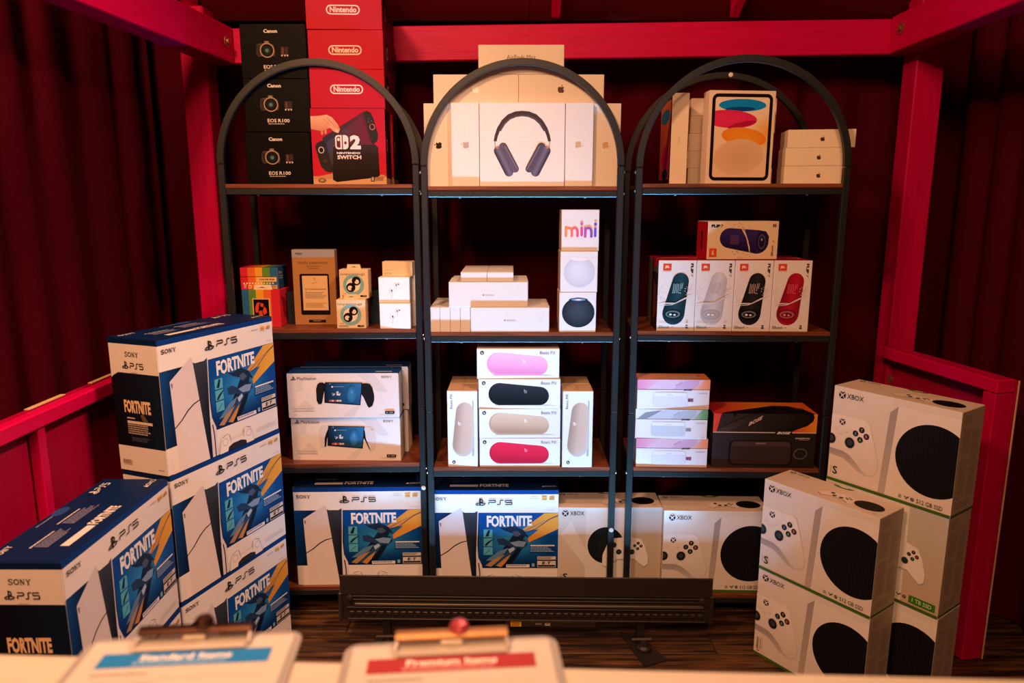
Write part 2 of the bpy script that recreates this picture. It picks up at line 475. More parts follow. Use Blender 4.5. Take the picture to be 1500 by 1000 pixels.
fl = empty('floor', (0, 0, 0), kind='structure')
pm = {}
y = 0.6; i = 0
while y < 2.95:
    wv = (0.118, 0.122, 0.114)[i % 3]
    xs = [-1.75, -0.95 + 0.5*(i*0.37 % 1), 0.45 + 0.6*(i*0.61 % 1), 1.9]
    for x0, x1 in zip(xs, xs[1:]):
        b = MB(); b.box(x0+.0008, x1-.0008, y+.0008, y+wv-.0008, -0.022, rnd.uniform(-.0012, 0), 0.002)
        b.build('plank', M['floor'], fl)
    y += wv; i += 1
sub = MB(); sub.box(-1.75, 1.9, .6, 2.95, -.05, -.023); sub.build('subfloor', M['floor'], fl)

wl = empty('wall_left', (0, 0, 0), kind='structure')
b = MB(); b.box(-1.100, -1.014, 2.50, 2.588, 0, 2.02, .004); b.build('post', M['red_z'], wl)
beam('beam', (-0.975, 2.545, 1.844), (-1.226, 0.02, 1.844), .078, .117, M['red_y'], wl)
b = MB(); b.box(-1.100, -1.068, -0.1, 2.499, .880, .916, .003); b.build('rail', M['red_y'], wl)
for yy in (0.95, 1.553, 2.16):
    b = MB(); b.box(-1.100, -1.075, yy, yy+.026, .03, .879, .002); b.build('stud', M['red_z'], wl)
b = MB(); b.box(-1.116, -1.104, -0.1, 2.499, 0, .916, .001); b.build('panel', M['red_ply'], wl)
for ya, yb in ((1.575, 1.71), (1.825, 1.93)):
    b = MB(); b.box(-1.116, -1.1035, ya, yb, .9163, .9188, .0005); b.build('bare_edge', M['raw_ply'], wl)
b = MB(); b.box(-1.100, -1.068, -0.1, 2.499, 0, .03, .002); b.build('sill_rail', M['red_y'], wl)
bolt(wl, (-.937, 2.485, 1.905), '+x', .019)

wr = empty('wall_right', (0, 0, 0), kind='structure')
b = MB(); b.box(1.344, 1.438, 2.50, 2.59, 0, 2.3, .004); b.build('post', M['red_z'], wr)
beam('beam', (1.309, 2.545, 1.878), (1.309, 0.0, 1.878), .078, .117, M['red_y'], wr)
beam('rail', (1.333, 2.499, .848), (1.413, 1.982, .848), .06, .040, M['red_y'], wr)
beam('sill_rail', (1.333, 2.499, 0.0), (1.413, 2.035, 0.0), .06, .04, M['red_y'], wr)
pd = Vector((1.413-1.333, 1.982-2.499, 0)).normalized(); pn = Vector((-pd.y, pd.x, 0))
def wrp(t, o, z): p = Vector((1.333, 2.499, 0)) + pd*t + pn*o; return (p.x, p.y, z)
beam('end_post', wrp(.475, 0, 0), wrp(.523, 0, 0), .06, .846, M['red_z'], wr)
beam('panel', wrp(0, .037, 0), wrp(.523, .037, 0), .012, .884, M['red_ply'], wr)
beam('panel_edge', wrp(.5235, .040, 0), wrp(.5255, .040, 0), .006, .884, M['raw_ply'], wr)
bolt(wr, (1.269, 2.478, 1.945), '-x', .018)
bolt(wr, (1.366, 2.499, .765), '-y', .018)

wb = empty('wall_back', (0, 0, 0), kind='structure')
beam('beam', (-1.013, 2.57, 1.848), (1.343, 2.57, 1.880), .040, .112, M['red_x'], wb)

ce = empty('ceiling', (0, 0, 0), kind='structure')
RS = math.tan(R(27))
def roofz(y): return 1.992 + (2.55-y)*RS
def roof_strip(name, x0, x1, dz0, dz1, m, ya=2.66, yb=1.25):
    b = MB()
    pr = [(ya, roofz(ya)+dz0), (yb, roofz(yb)+dz0), (yb, roofz(yb)+dz1), (ya, roofz(ya)+dz1)]
    b.prism(pr, x0, x1, axis='x'); return b.build(name, m, ce)
xs = [-1.2, -.56, .06, .68, 1.50]
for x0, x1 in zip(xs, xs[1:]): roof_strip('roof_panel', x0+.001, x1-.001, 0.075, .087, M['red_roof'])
for xc in (-1.06, -.455, .146, .742): roof_strip('rafter', xc-.014, xc+.014, 0.0, .074, M['red_y'], 2.545, 1.25)

# ------------------------------------------------------------------ curtains
def curtain(name, label, a, b, z0, z1, folds, amp, seed):
    g = random.Random(seed); a, b = Vector(a), Vector(b); t = b-a; L = t.length; t.normalize(); nn = Vector((-t.y, t.x))
    NU, NV = int(folds*14), 10
    ph = [g.uniform(0, 6.28) for _ in range(4)]
    V = []; F = []
    for j in range(NV+1):
        v = j/NV; z = z0+(z1-z0)*v
        for i in range(NU+1):
            u = i/NU; k = 2*math.pi*folds*u
            w_ = math.sin(k+ph[0]+.9*math.sin(k*.31+ph[1])+.25*math.sin(3*v+ph[2]))
            w_ = math.copysign(abs(w_)**.75, w_)
            o = amp*(w_*(.75+.35*math.sin(k*.17+ph[3])) + .35*math.sin(k*.43+ph[1]+v*.8))*(1.0-.35*v)
            s = L*u + amp*.35*math.cos(k+ph[0])
            p = a + t*s + nn*o
            V.append((p.x, p.y, z+.004*math.sin(k*.5)*(1 if j == 0 else 0)))
    for j in range(NV):
        for i in range(NU):
            n = j*(NU+1)+i; F.append((n, n+1, n+NU+2, n+NU+1))
    me = bpy.data.meshes.new(name); me.from_pydata(V, [], F); me.polygons.foreach_set('use_smooth', [True]*len(F))
    o = link(name, me, M['velvet']); return tag(o, label, 'curtain', 'velvet curtains around the booth')
curtain('velvet_curtain', 'dark crimson velvet curtain hanging behind the three arched shelves', (-1.42, 2.76), (2.0, 2.76), 0.004, 2.35, 15, .030, 3)
curtain('velvet_curtain', 'dark crimson velvet curtain hanging in folds above the left half wall', (-1.29, -0.3), (-1.29, 2.66), 0.004, 2.6, 15, .034, 11)
curtain('velvet_curtain', 'dark crimson velvet curtain outside the opening beside the right post', (1.66, 2.70), (1.66, 0.9), 0.004, 2.6, 9, .034, 5)

# ------------------------------------------------------------------ arched shelf units
def arched_shelf(label, xl, xr, yf, levels, yaw, top):
    w = xr-xl; hw = w/2; T = .020; D = .30
    cx, cy = at_front((xl+xr)/2, yf, D, yaw)
    r = empty('arched_shelf', (cx, cy, 0), yaw, label, 'shelf', 'arched shelf units standing in a row')
    zs = top-hw                                   # spring line of the arch
    for nm, ys in (('front', -D/2), ('rear', D/2-T)):
        b = MB(); N = 40; ro, ri = hw, hw-T
        for i in range(N):
            a0, a1 = math.pi*i/N, math.pi*(i+1)/N
            n = len(b.v)
            for a in (a0, a1):
                for rr_ in (ro, ri):
                    for yy in (ys, ys+T): b.v.append((rr_*math.cos(a), yy, zs+rr_*math.sin(a)))
            for q in ((0, 1, 5, 4), (2, 6, 7, 3), (0, 4, 6, 2), (1, 3, 7, 5)): b.f.append(tuple(n+k for k in q)); b.c.append((1, 1, 1))
        for n, rev in ((0, 0), (len(b.v)-4, 1)): b.f.append((n, n+1, n+3, n+2)); b.c.append((1, 1, 1))
        me = b.mesh('arch', M['steel'])
        bm = bmesh.new(); bm.from_mesh(me); bmesh.ops.remove_doubles(bm, verts=bm.verts, dist=1e-5)
        ed = [e for e in bm.edges if len(e.link_faces) == 2 and e.calc_face_angle(0) > 1.2 and abs(e.verts[0].co.y-e.verts[1].co.y) < 1e-4]
        bmesh.ops.bevel(bm, geom=ed, offset=.002, segments=2, affect='EDGES'); bm.to_mesh(me); bm.free()
        me.polygons.foreach_set('use_smooth', [True]*len(me.polygons)); me.set_sharp_from_angle(angle=R(35))
        link('arch', me, None, r)
        for sx in (-1, 1):
            x0 = sx*hw - (T if sx > 0 else 0)
            for z0, z1 in ((.012, .724), (.7255, zs-.0015)):
                b = MB(); b.box(x0, x0+T, ys, ys+T, z0, z1, .002); b.build('post', M['steel'], r)
            b = MB(); b.lathe((x0+T/2, ys+T/2, 0), [(.011, 0), (.011, .008), (.007, .0119)], 10); b.build('foot', M['steel'], r)
            b = MB(); sg = sx
            b.lathe((x0+(T if sx > 0 else 0), ys+T/2, 1.475), [(.004, 0), (.004, sg*.002), (.002, sg*.0035)], 8, axis='x'); b.build('screw', M['screw'], r)
    for z in levels:
        xi = hw-T-.0004
        b = MB(); b.box(-xi, xi, -D/2+.0005, D/2-.0005, z-.0125, z, .0012); b.build('shelf_board', M['shelf'], r)
        b = MB(); zt = z-.0128; zb_ = zt-.019
        b.box(-xi, xi, -D/2, -D/2+.018, zb_, zt, .0015); b.box(-xi, xi, D/2-.018, D/2, zb_, zt, .0015)
        b.box(-xi, -xi+.018, -D/2+.0182, D/2-.0182, zb_, zt, .0015); b.box(xi-.018, xi, -D/2+.0182, D/2-.0182, zb_, zt, .0015)
        b.build('shelf_frame', M['steel'], r)
        for sx in (-.62, .62):
            b = MB(); b.lathe((sx*hw, -D/2+.009, zb_), [(.0045, 0), (.0045, -.002), (.002, -.0035)], 8); b.build('screw', M['screw'], r)
        for sx in (-1, 1):
            b = MB(); b.lathe((sx*hw, -D/2+T/2, zb_+.01), [(.004, 0), (.004, sx*.002), (.002, sx*.0035)], 8, axis='x'); b.build('screw', M['screw'], r)
    return r
ZL = dict(L=(1.441, .991, .542, .104), M=(1.433, .987, .543, .104), R=(1.441, .993, .547, .106))
YAW = dict(L=R(1.6), M=0.0, R=R(-1.8))
uL = arched_shelf('black metal arched shelf unit holding the camera cartons, leftmost of three', -.895, -.285, 2.235, ZL['L'], YAW['L'], 1.806)
uM = arched_shelf('black metal arched shelf unit holding the headphone cartons, middle of three', -.2745, .3375, 2.200, ZL['M'], 0, 1.800)
uR = arched_shelf('black metal arched shelf unit holding the tablet cartons, rightmost of three', .371, 1.004, 2.180, ZL['R'], YAW['R'], 1.806)
def cap(u, x, y, z):
    b = MB(); b.lathe((x, y, z), [(.0075, 0), (.0075, -.0015), (.004, -.003)], 12, axis='y'); o = b.build('cap', M['cap'], u); o['label'] = 'white plastic hole cap'
cap(uL, .296, -.15, .455); cap(uM, .296, -.15, .325); cap(uR, .02, .13, 1.797)

# ------------------------------------------------------------------ light bar on the floor
M['bar'] = mat('black_bar_housing', (0.16, 0.13, 0.12), rough=0.45, bscale=150, bump=0.15, var=0.1)
M['bar_strip'] = mat('dull_metal_strip', (0.42, 0.38, 0.33), rough=0.4, metal=0.6, bscale=150, var=0.1)
lb = empty('light_bar', (.041, 2.03, 0), R(-1.1), 'long black light bar standing on the floor in front of the shelves', 'light')
HX = .577
b = MB(); b.box(-HX, HX, .000, .006, .186, .250, .001); b.build('barn_door', M['bar'], lb)
b = MB(); b.box(-HX, HX, .083, .088, .157, .1985, .001); b.build('barn_door', M['bar'], lb)  # rear door, unseen, added to cut the beam low on the bottom cartons
b = MB(); b.prism([(.004, .101), (.082, .101), (.082, .156), (.064, .158), (.030, .158), (.012, .185), (.004, .185)], -HX+.004, HX-.004, axis='x'); b.build('housing', M['bar'], lb)
for z0, z1, yy in ((.1785, .1825, -.002), (.169, .172, -.003), (.141, .145, -.003), (.103, .107, -.004)):
    b = MB(); b.box(-HX+.02, HX-.02, yy, .0055, z0, z1, .0008); b.build('ridge', M['bar'], lb)
b = MB(); b.box(-HX+.045, HX-.025, -.004, .0055, .150, .158, .001); o = b.build('trim_strip', M['bar_strip'], lb); o['label'] = 'dull metal strip'
fin = MB().box(-.008, .008, -.003, .006, -.0065, .0065, .0015).mesh('cooling_fin', M['bar'])
n = 48
for i in range(n): link('cooling_fin', fin, None, lb, (-HX+.035+(2*HX-.07)*i/(n-1), 0, .124))
lens = MB(); lens.lathe((0, 0, 0), [(.012, 0), (.0125, .003), (.009, .0045), (.002, .005)], 12); lens = lens.mesh('lens', M['cap'])
for i in range(18): link('lens', lens, None, lb, (-HX+.06+(2*HX-.12)*i/17, .054, .158))
for sx in (-1, 1):
    b = MB(); b.box(sx*HX-.006, sx*HX+.006, -.004, .088, .096, .192, .003); b.build('end_cap', M['bar'], lb)
    b = MB(); b.lathe((sx*(HX-.03), .002, .176), [(.011, 0), (.011, -.006), (.008, -.012), (.003, -.013)], 12, axis='y'); b.build('knob', M['bar'], lb)
for px in (-.44, .365):
    br = MB(); R_ = px > 0
    br.prism([(.364, -.077), (.440, -.044), (.371, .082), (.307, .101)] if R_ else [(px-.05, .06), (px-.03, -.03), (px+.04, -.02), (px+.03, .06)], 0.0, .004, axis='z')
    br.box(px-.012, px+.012, .022, .052, .003, .1012, .002)
    b1 = br.build('mounting_bracket', M['bar'], lb)
    k = MB(); k.lathe((px+.008, .005 if R_ else .015, .004), [(.024, 0), (.024, .012), (.016, .018), (.012, .034), (.004, .036)], 14); k.build('knob', M['bar'], b1)
    k = MB(); k.tube([(px-.03, .004, .040), (px+.03, .000, .044)], .004); k.build('lever', M['bar_strip'], b1)
def sticker(parent, name, x0, x1, z0, z1, y, bg, rows, fg):
    """printed label on a vertical face looking at -y, local coordinates"""
    e = Print.__new__(Print); e.root = parent; e.name = name; e.O = Vector((x0, y, z0)); e.U = Vector((1, 0, 0)); e.V = Vector((0, 0, 1)); e.N = Vector((0, -1, 0))
    e.w = x1-x0; e.h = z1-z0; e.src = (0, 0, 100, 100); e.z = .0004; e.dz = .00005; e.V3 = []; e.F = []; e.CL = []; e.m = 0
    e.rect(0, 0, 100, 100, bg); e.micro(8, 10, 95, 95, rows, fg); e.done()
b = MB(); b.box(-.06, .22, -.0015, .004, .082, .1008, .001); b.build('label_plate', M['bar'], lb)
sticker(lb, 'warning_label', -.045, -.012, .084, .100, -.0016, 'd9a42c', 3, '2a2114')
sticker(lb, 'type_label', .03, .055, .088, .097, -.0016, '2a2624', 2, '8a8580'); sticker(lb, 'type_label', .062, .078, .088, .097, -.0016, 'b8b2aa', 1, '55504a')
# its own light: a narrow row of cool emitters behind the barn door, lensed upwards
CO = (0.20, 0.60, 1.0)
for spread, pw, tilt in LED:
    area('light_bar_beam', (0, .054, .165), (0, .054+tilt, 1.165), 1.08, .018, pw, CO, spread, lb)

# ------------------------------------------------------------------ counter and clipboards
M['counter'] = wood('cream_painted_counter', 'cfc4b6', 'd6ccc0', 'X', 3, 8, rough=0.5, bump=0.05)
ct = empty('counter', (0, .42, 0), R(-2.2), 'cream topped service counter in front of the shelves', 'counter')
b = MB(); b.box(-1.02, .98, -.2, .192, .912, .945, .004); b.build('countertop', M['counter'], ct)
b = MB(); b.box(-1.0, .96, -.17, -.15, .0, .9115, .002); b.build('front_panel', M['red_ply'], ct)
for x in (-.98, .94):
    b = MB(); b.box(x-.02, x+.02, -.149, .15, .0, .9115, .002); b.build('side_panel', M['red_ply'], ct)
M['board'] = mat('hardboard', (0.80, 0.66, 0.52), rough=0.5, bscale=90, var=0.06)
M['clear'] = mat('pale_acrylic_board', (0.64, 0.63, 0.63), rough=0.25, bscale=90, var=0.02)
M['chrome'] = mat('bright_clip_plate', (0.80, 0.76, 0.72), rough=0.35, metal=0.25, bscale=90, var=0.02)
M['bronze'] = mat('brushed_bronze_clip', (0.30, 0.20, 0.17), rough=0.35, metal=0.9, bscale=90, var=0.05)
M['brass'] = mat('pale_brass_clip', (0.70, 0.52, 0.36), rough=0.45, metal=0.6, bscale=90, var=0.05)
def clipboard(label, loc, yaw, title, band, bar):
    """a clipboard lying flat; local origin at the middle of its top edge, +y away from the viewer"""
    r = empty('clipboard', loc, yaw, label, 'clipboard', 'clipboards on the counter'); r.scale = (.915, .915, .915)
    def rpts(x0, x1, y0, y1, rr):
        p = []
        for cx, cy, a0 in ((x1-rr, y1-rr, 0), (x0+rr, y1-rr, 90), (x0+rr, y0+rr, 180), (x1-rr, y0+rr, 270)):
            for i in range(7): a = R(a0+15*i); p.append((cx+rr*math.cos(a), cy+rr*math.sin(a)))
        return p
    b = MB(); b.prism(rpts(-.114, .114, -.315, 0, .016), 0, .003, axis='z'); b.build('board', M['clear'], r)
    b = MB(); b.box(-.105, .105, -.305, -.008, .0032, .0040, 0, 'cbc6c2'); pa = b.build('paper_sheet', M['card'], r)
    p = Print(r, 'printed_sheet', 'top', (.21, .297, .0041), (0, 0, 210, 297))
    p.O = Vector((-.105, -.305, .0041))
    p.rect(18, 22, 192, 46, band)
    p.text(title, 58, 26, 152, 36, 'f6f0ea', bold=.03); p.micro(54, 38, 156, 44, 2, mix(band, 'ffffff', .55), seed=4)
    for k in range(12):
        yy = 56+k*18; p.micro(20, yy, 90, yy+4, 1, '8a8078', seed=k); p.line([(18, yy+10), (192, yy+10)], .6, 'cfc6bc')
    p.done()
    b = MB(); b.box(-.060, .060, -.030, -.004, .0045, .0060, .0006); b.box(-.012, .012, -.016, -.002, .006, .012, .001); cl = b.build('clip', M['chrome'], r)
    b = MB(); b.sweep([(-.060, -.006, .015), (.060, -.006, .015)], [(-.006, -.0035), (.006, -.0035), (.007, 0), (.004, .0035), (-.004, .0035), (-.007, 0)]); b.build('clip_bar', M[bar], r)
    b = MB(); b.tube([(-.058, -.006, .014), (-.060, -.024, .009), (-.057, -.029, .0065), (.057, -.029, .0065), (.060, -.024, .009), (.058, -.006, .014)], .0016); b.build('clip_wire', M['chrome'], r)
    b = MB(); b.lathe((0.008, -.004, .018), [(.010, 0), (.011, .004), (.008, .009), (.002, .011)], 14); b.build('clip_knob', M['pink_cap' if bar == 'brass' else 'bronze'], r)
    return r
M['pink_cap'] = mat('rose_metal_knob', (0.75, 0.32, 0.36), rough=0.35, metal=0.5, bscale=90, var=0.03)
clipboard('white clipboard with a blue Standard Items banner', (-.3165, .655, .9455), R(4.5), 'Standard Items', '2a80cc', 'bronze')
clipboard('white clipboard with a red Premium Items banner', (-.060, .647, .9455), R(4.5), 'Premium Items', 'a63c44', 'brass')

# ------------------------------------------------------------------ printed marks shared by several cartons
INK = '17171b'; WH = 'ece9e8'; GAP = .0004
def ps_mark(p, x0, y0, x1, y1, col):
    X = lambda u: x0+(x1-x0)*u; Y = lambda v: y0+(y1-y0)*v
    p.poly([(X(.38), Y(0)), (X(.52), Y(.05)), (X(.52), Y(1)), (X(.38), Y(.93))], col)
    p.line([(X(.5), Y(.1)), (X(.66), Y(.2)), (X(.70), Y(.36)), (X(.66), Y(.52)), (X(.52), Y(.48))], (y1-y0)*.15, col)
    p.line([(X(.36), Y(.60)), (X(.16), Y(.70)), (X(.06), Y(.80)), (X(.16), Y(.90)), (X(.36), Y(.84))], (y1-y0)*.13, col)
    p.line([(X(.55), Y(.62)), (X(.78), Y(.62)), (X(.96), Y(.72)), (X(.84), Y(.82)), (X(.55), Y(.93))], (y1-y0)*.13, col)
def ps5_word(p, x0, y0, x1, y1, col, wd=None):
    W_, H_ = x1-x0, y1-y0; wd = wd or H_*.16; cw = W_*.29
    def st(ox, pts): p.line([(x0+ox+u*cw, y1-v*H_) for u, v in pts], wd, col)
    st(0, [(0, 0), (0, .40), (.07, .5), (.92, .5), (1, .58), (1, .92), (.92, 1), (0, 1)])
    st(W_*.355, [(0, 0), (.40, 0), (.5, .1), (.5, .9), (.6, 1), (1, 1)])
    st(W_*.71, [(0, 0), (.92, 0), (1, .08), (1, .47), (.92, .55), (.06, .55), (0, .60), (0, 1), (1, 1)])
def slab_word(p, x0, y0, x1, y1, col):
    """the four wide slab letters S O N Y"""
    W_, H_ = x1-x0, y1-y0; c = W_/4.15; t = H_*.2; h = H_*.12
    X = lambda k, u: x0+k*W_*.258+u*c*.86; Y = lambda v: y1-v*H_
    p.line([(X(0, .95), Y(.75)), (X(0, .85), Y(.92)), (X(0, .5), Y(.97)), (X(0, .12), Y(.85)), (X(0, .12), Y(.65)), (X(0, .5), Y(.52)), (X(0, .88), Y(.36)), (X(0, .9), Y(.16)), (X(0, .5), Y(.03)), (X(0, .15), Y(.08)), (X(0, .05), Y(.26))], t, col)
    p.ring(X(1, .5), Y(.5), c*.42, H_*.43, t, col, 20)
    for k, seg in ((2, [((.14, 0), (.14, 1), h), ((.12, .98), (.84, .02), t*1.1), ((.84, 0), (.84, 1), h), ((0, .96), (.3, .96), h), ((.66, .96), (1, .96), h), ((0, .04), (.3, .04), h)]),
                   (3, [((.12, .98), (.5, .45), t), ((.88, .98), (.5, .45), h), ((.5, .5), (.5, 0), t), ((-.02, .96), (.34, .96), h), ((.66, .96), (1.02, .96), h), ((.3, .04), (.7, .04), h)])):
        for a, b, w_ in seg: p.line([(X(k, a[0]), Y(a[1])), (X(k, b[0]), Y(b[1]))], w_, col)
def apple_mark(p, cx, cy, s, col, rot=0.0):
    B = [(0, -.19), (.10, -.26), (.25, -.28), (.39, -.18), (.30, -.08), (.29, .06), (.35, .16), (.43, .20), (.36, .37), (.24, .5), (.13, .5), (0, .45), (-.13, .5), (-.24, .5), (-.38, .32), (-.44, .06), (-.40, -.14), (-.27, -.27), (-.12, -.26)]
    L = [(.0, -.30), (.02, -.42), (.10, -.50), (.19, -.54), (.17, -.42), (.09, -.32)]
    c, n = math.cos(rot), math.sin(rot)
    for q in (B, L): p.poly([(cx+s*(x*c-y*n), cy+s*(x*n+y*c)) for x, y in q], col)
def x_mark(p, cx, cy, r, col, bg, ry=None):
    ry = ry or r
    p.ell(cx, cy, r, ry, col, 20)
    for s in (-1, 1):
        p.line([(cx+s*r*.95, cy-ry*.62), (cx+s*r*.45, cy-ry*.35), (cx-s*r*.25, cy+ry*.28), (cx-s*r*.62, cy+ry*.95)], [r*.05, r*.32, r*.28, r*.10], bg)
    p.poly([(cx-r*.45, cy-ry*.98), (cx, cy-ry*.62), (cx+r*.45, cy-ry*.98)], bg)

# ------------------------------------------------------------------ white and blue console cartons
PS = (.428, .1595, .350)
def console_art(x, y):
    k = math.hypot((x-760)/300, (y-500)/230)
    c = mix('38a0e0', '0a4a9c', min(1, k)**.9)
    return mix(c, '062250', max(0, (y-560)/170))
def make_blue_console(label, group, loc, yaw):
    r = carton('console_carton', label, group, PS, {'all': WH, 'back': '10284c'}, loc, yaw, lid='08234f', lid_h=.0145)
    p = Print(r, 'printed_front', 'front', PS, (100, 95, 1112, 870), z=.0009)
    p.src = (100, 95, 1112, 870)
    p.rect(101, 96, 1111, 127, '0a3a86')
    p.rect(100, 271, 482, 712, lambda x, y: mix('124c90', '061838', (x-100)/90*.5+(y-271)/441*.5), 6, 8)
    p.poly([(482, 271), (1112, 271), (1112, 712), (512, 712), (482, 645)], '0f5a98')
    p.rect(484, 272, 1112, 640, console_art, 18, 12)
    p.poly([(484, 640), (1112, 640), (1112, 712), (512, 712)], console_art)
    p.rect(540, 640, 1112, 711, console_art, 16, 3)
    # tilted plate of the console
    p.poly([(170, 338), (345, 230), (362, 262), (437, 870), (136, 870), (136, 712), (184, 712)], lambda x, y: mix('d9d2da', 'e8dfdc', (y-230)/640))
    p.poly([(136, 712), (184, 712), (186, 870), (144, 870)], 'efe6df')
    p.poly([(358, 262), (385, 276), (440, 276), (476, 257), (470, 420), (462, 600), (462, 870), (437, 870)], lambda x, y: mix('3a4150', '141b28', (y-260)/300))
    p.poly([(476, 257), (483, 262), (472, 520), (478, 625), (508, 690), (514, 870), (462, 870), (462, 600), (470, 420)], 'ded9e2')
    p.line([(480, 670), (489, 740), (490, 870)], 9, '2c1d1e')
    p.line([(178, 612), (235, 578), (290, 533), (340, 506), (392, 492)], [7, 8, 9, 8, 6], '1a2030')
    p.poly([(176, 350), (190, 352), (188, 380), (180, 376)], '7a7884')
    # streaks, title, panels
    p.poly([(1000, 275), (1110, 271), (1110, 398), (880, 505), (872, 470), (960, 400), (800, 425), (905, 345)], lambda x, y: mix('e8b04c', 'd8963a', (1110-x)/300))
    p.line([(1108, 292), (1040, 322), (930, 400), (800, 440)], [8, 7, 5, 2], '1d3a5e'); p.line([(1010, 330), (860, 408), (790, 430)], [3, 6, 3], '1668a4')
    NV = lambda x, y: mix('1c3254', '081426', (y-400)/290)
    for pts, c in (([(640, 378), (690, 392), (760, 372), (840, 408), (884, 470), (850, 452), (836, 480), (790, 440), (740, 430), (690, 412)], NV),
                   ([(566, 672), (650, 590), (716, 500), (760, 440), (826, 450), (846, 520), (800, 600), (752, 664), (706, 700), (640, 704), (690, 640), (640, 660)], NV),
                   ([(600, 690), (700, 590), (770, 500), (800, 480), (780, 560), (720, 640), (650, 700)], '2a4a74'), ([(540, 650), (640, 575), (720, 548), (690, 590), (600, 650)], '5f86ac'),
                   ([(534, 690), (600, 640), (690, 600), (640, 650), (580, 700)], 'b08a62'), ([(620, 690), (680, 640), (735, 600), (700, 660), (660, 704)], 'c98a4a'),
                   ([(628, 478), (672, 470), (740, 500), (800, 498), (850, 480), (872, 520), (830, 556), (770, 545), (700, 530), (640, 520)], '24406a'), ([(730, 505), (800, 492), (860, 500), (840, 540), (770, 535)], '7ea2cc'),
                   ([(750, 420), (792, 412), (820, 440), (790, 460), (760, 452)], '4a5f80'), ([(716, 560), (760, 540), (770, 560), (730, 590)], 'a9c6e2')): p.poly(pts, c)
    def warp(x, y): return (x, y-(905-x)*.0 + (x-550)/355*0 + (10*(905-x)/355 if y > 330 else 0))
    p.text('FORTNITE', 548, 292, 905, 374, 'eef4fa', bold=.045, warp=warp)
    for k in range(3):
        y0 = 402+k*70; p.rect(522, y0, 592, y0+62, '58b4d6')
    p.poly([(535, 455), (560, 405), (575, 410), (560, 458)], '14243a'); p.poly([(528, 528), (552, 500), (610, 470), (560, 515), (545, 532)], '1b2a3c'); p.line([(530, 600), (575, 560)], 4, '1d3b58')
    p.rect(888, 522, 1085, 586, '123a74'); p.rect(892, 524, 1084, 534, 'dfe8f2'); p.micro(892, 540, 1080, 583, 4, '8fb0d4', seed=2)
    p.rect(948, 616, 1094, 702, 'd8d4cf'); p.rect(948, 641, 1094, 652, '2b2320'); p.micro(952, 620, 1088, 640, 2, '4a4240', seed=5)
    p.text('E', 985, 657, 1012, 680, '0d0d0f', bold=.05, shear=.15); p.text('T', 1028, 657, 1056, 680, '0d0d0f', bold=.05, shear=.15); p.rect(952, 684, 1090, 698, '2a2524'); p.rect(1015, 668, 1024, 671, '0d0d0f')
    p.rect(700, 680, 886, 704, 'e2e2ea'); p.micro(706, 684, 880, 701, 1, '8a8ea0', seed=9); p.rect(904, 672, 926, 698, '86b7d8')
    # header
    slab_word(p, 124, 150, 236, 173, INK); ps_mark(p, 458, 156, 543, 216, INK); ps5_word(p, 564, 171, 746, 204, INK, 7)
    p.micro(888, 152, 960, 164, 1, 'c3bcc0', seed=3); p.rect(980, 146, 1020, 171, 'e0b25c'); p.micro(984, 158, 1018, 167, 1, 'a8772c', seed=1); p.poly([(1036, 158), (1050, 148), (1080, 148), (1076, 168), (1040, 168)], 'c8924a')
    p.micro(1024, 245, 1084, 250, 1, 'bdb6ba')
    # controller at the bottom
    p.poly([(540, 776), (590, 758), (612, 764), (622, 800), (735, 800), (748, 764), (775, 758), (820, 780), (838, 830), (846, 870), (515, 870), (524, 815)], 'd2ccd2')
    p.poly([(546, 780), (590, 764), (606, 770), (618, 806), (740, 806), (753, 770), (775, 764), (815, 784), (832, 834), (840, 870), (522, 870), (530, 818)], 'efe9e6')
    p.poly([(600, 846), (640, 832), (720, 832), (765, 846), (770, 870), (592, 870)], '2a2a33')
    p.ring(572, 806, 24, 22, 4, 'b6b0b6', 14); p.ring(796, 806, 24, 22, 4, 'b6b0b6', 14); p.line([(612, 770), (624, 820)], 3, '5b565c'); p.line([(752, 770), (742, 820)], 3, '5b565c')
    p.line([(548, 772), (590, 760)], 3, '6b666c'); p.line([(775, 760), (818, 776)], 3, '6b666c')
    p.micro(880, 800, 1095, 830, 3, 'cfc8c4', fill=.3, seed=8)
    p.done()
    p = Print(r, 'printed_side', 'left', PS, (0, 0, 160, 350), z=.0009)
    p.rect(.4, .4, 159.6, 14, '08234f')
    p.poly([(0, 104), (10, 96), (26, 88), (160, 88), (160, 282), (0, 282)], lambda x, y: mix('0a0d14', '0d2036', max(0, (x-110)/50)))
    slab_word(p, 54, 34, 99, 46, INK); ps_mark(p, 42, 57, 64, 78, INK); ps5_word(p, 69, 62, 112, 75, INK, 2.6); p.micro(68, 85, 92, 87, 1, '9a8f88')
    p.text('FORTNITE', 36, 158, 124, 192, 'f2d3a6', bold=.045); p.micro(42, 204, 70, 210, 1, 'd8cbb8'); p.rect(42, 213, 126, 220, 'e6d8c4')  # white lettering, warm lamp tone put into its colour
    p.micro(42, 222, 126, 250, 5, 'b9ae9e', seed=6); p.micro(52, 256, 118, 268, 3, '4d566a', seed=7)
    p.poly([(88, 196), (98, 192), (112, 210), (96, 214)], '6c5a3c')
    p.rr(12, 318, 44, 332, 4, 'c8b7a2'); p.micro(15, 321, 41, 330, 2, '7b6f64'); p.micro(132, 334, 152, 338, 1, 'b5a898'); p.done()
    p = Print(r, 'printed_top', 'top', PS, (0, 0, 428, 160), z=.0009)
    T_ = 'd9d3d2'
    slab_word(p, 18, 12, 66, 24, T_); p.micro(150, 12, 235, 17, 1, '8d96b4', seed=2)
    ps_mark(p, 330, 14, 352, 38, T_); ps5_word(p, 356, 18, 398, 34, T_, 3)
    p.ell(230, 16, 26, 14, '27488a', 20)
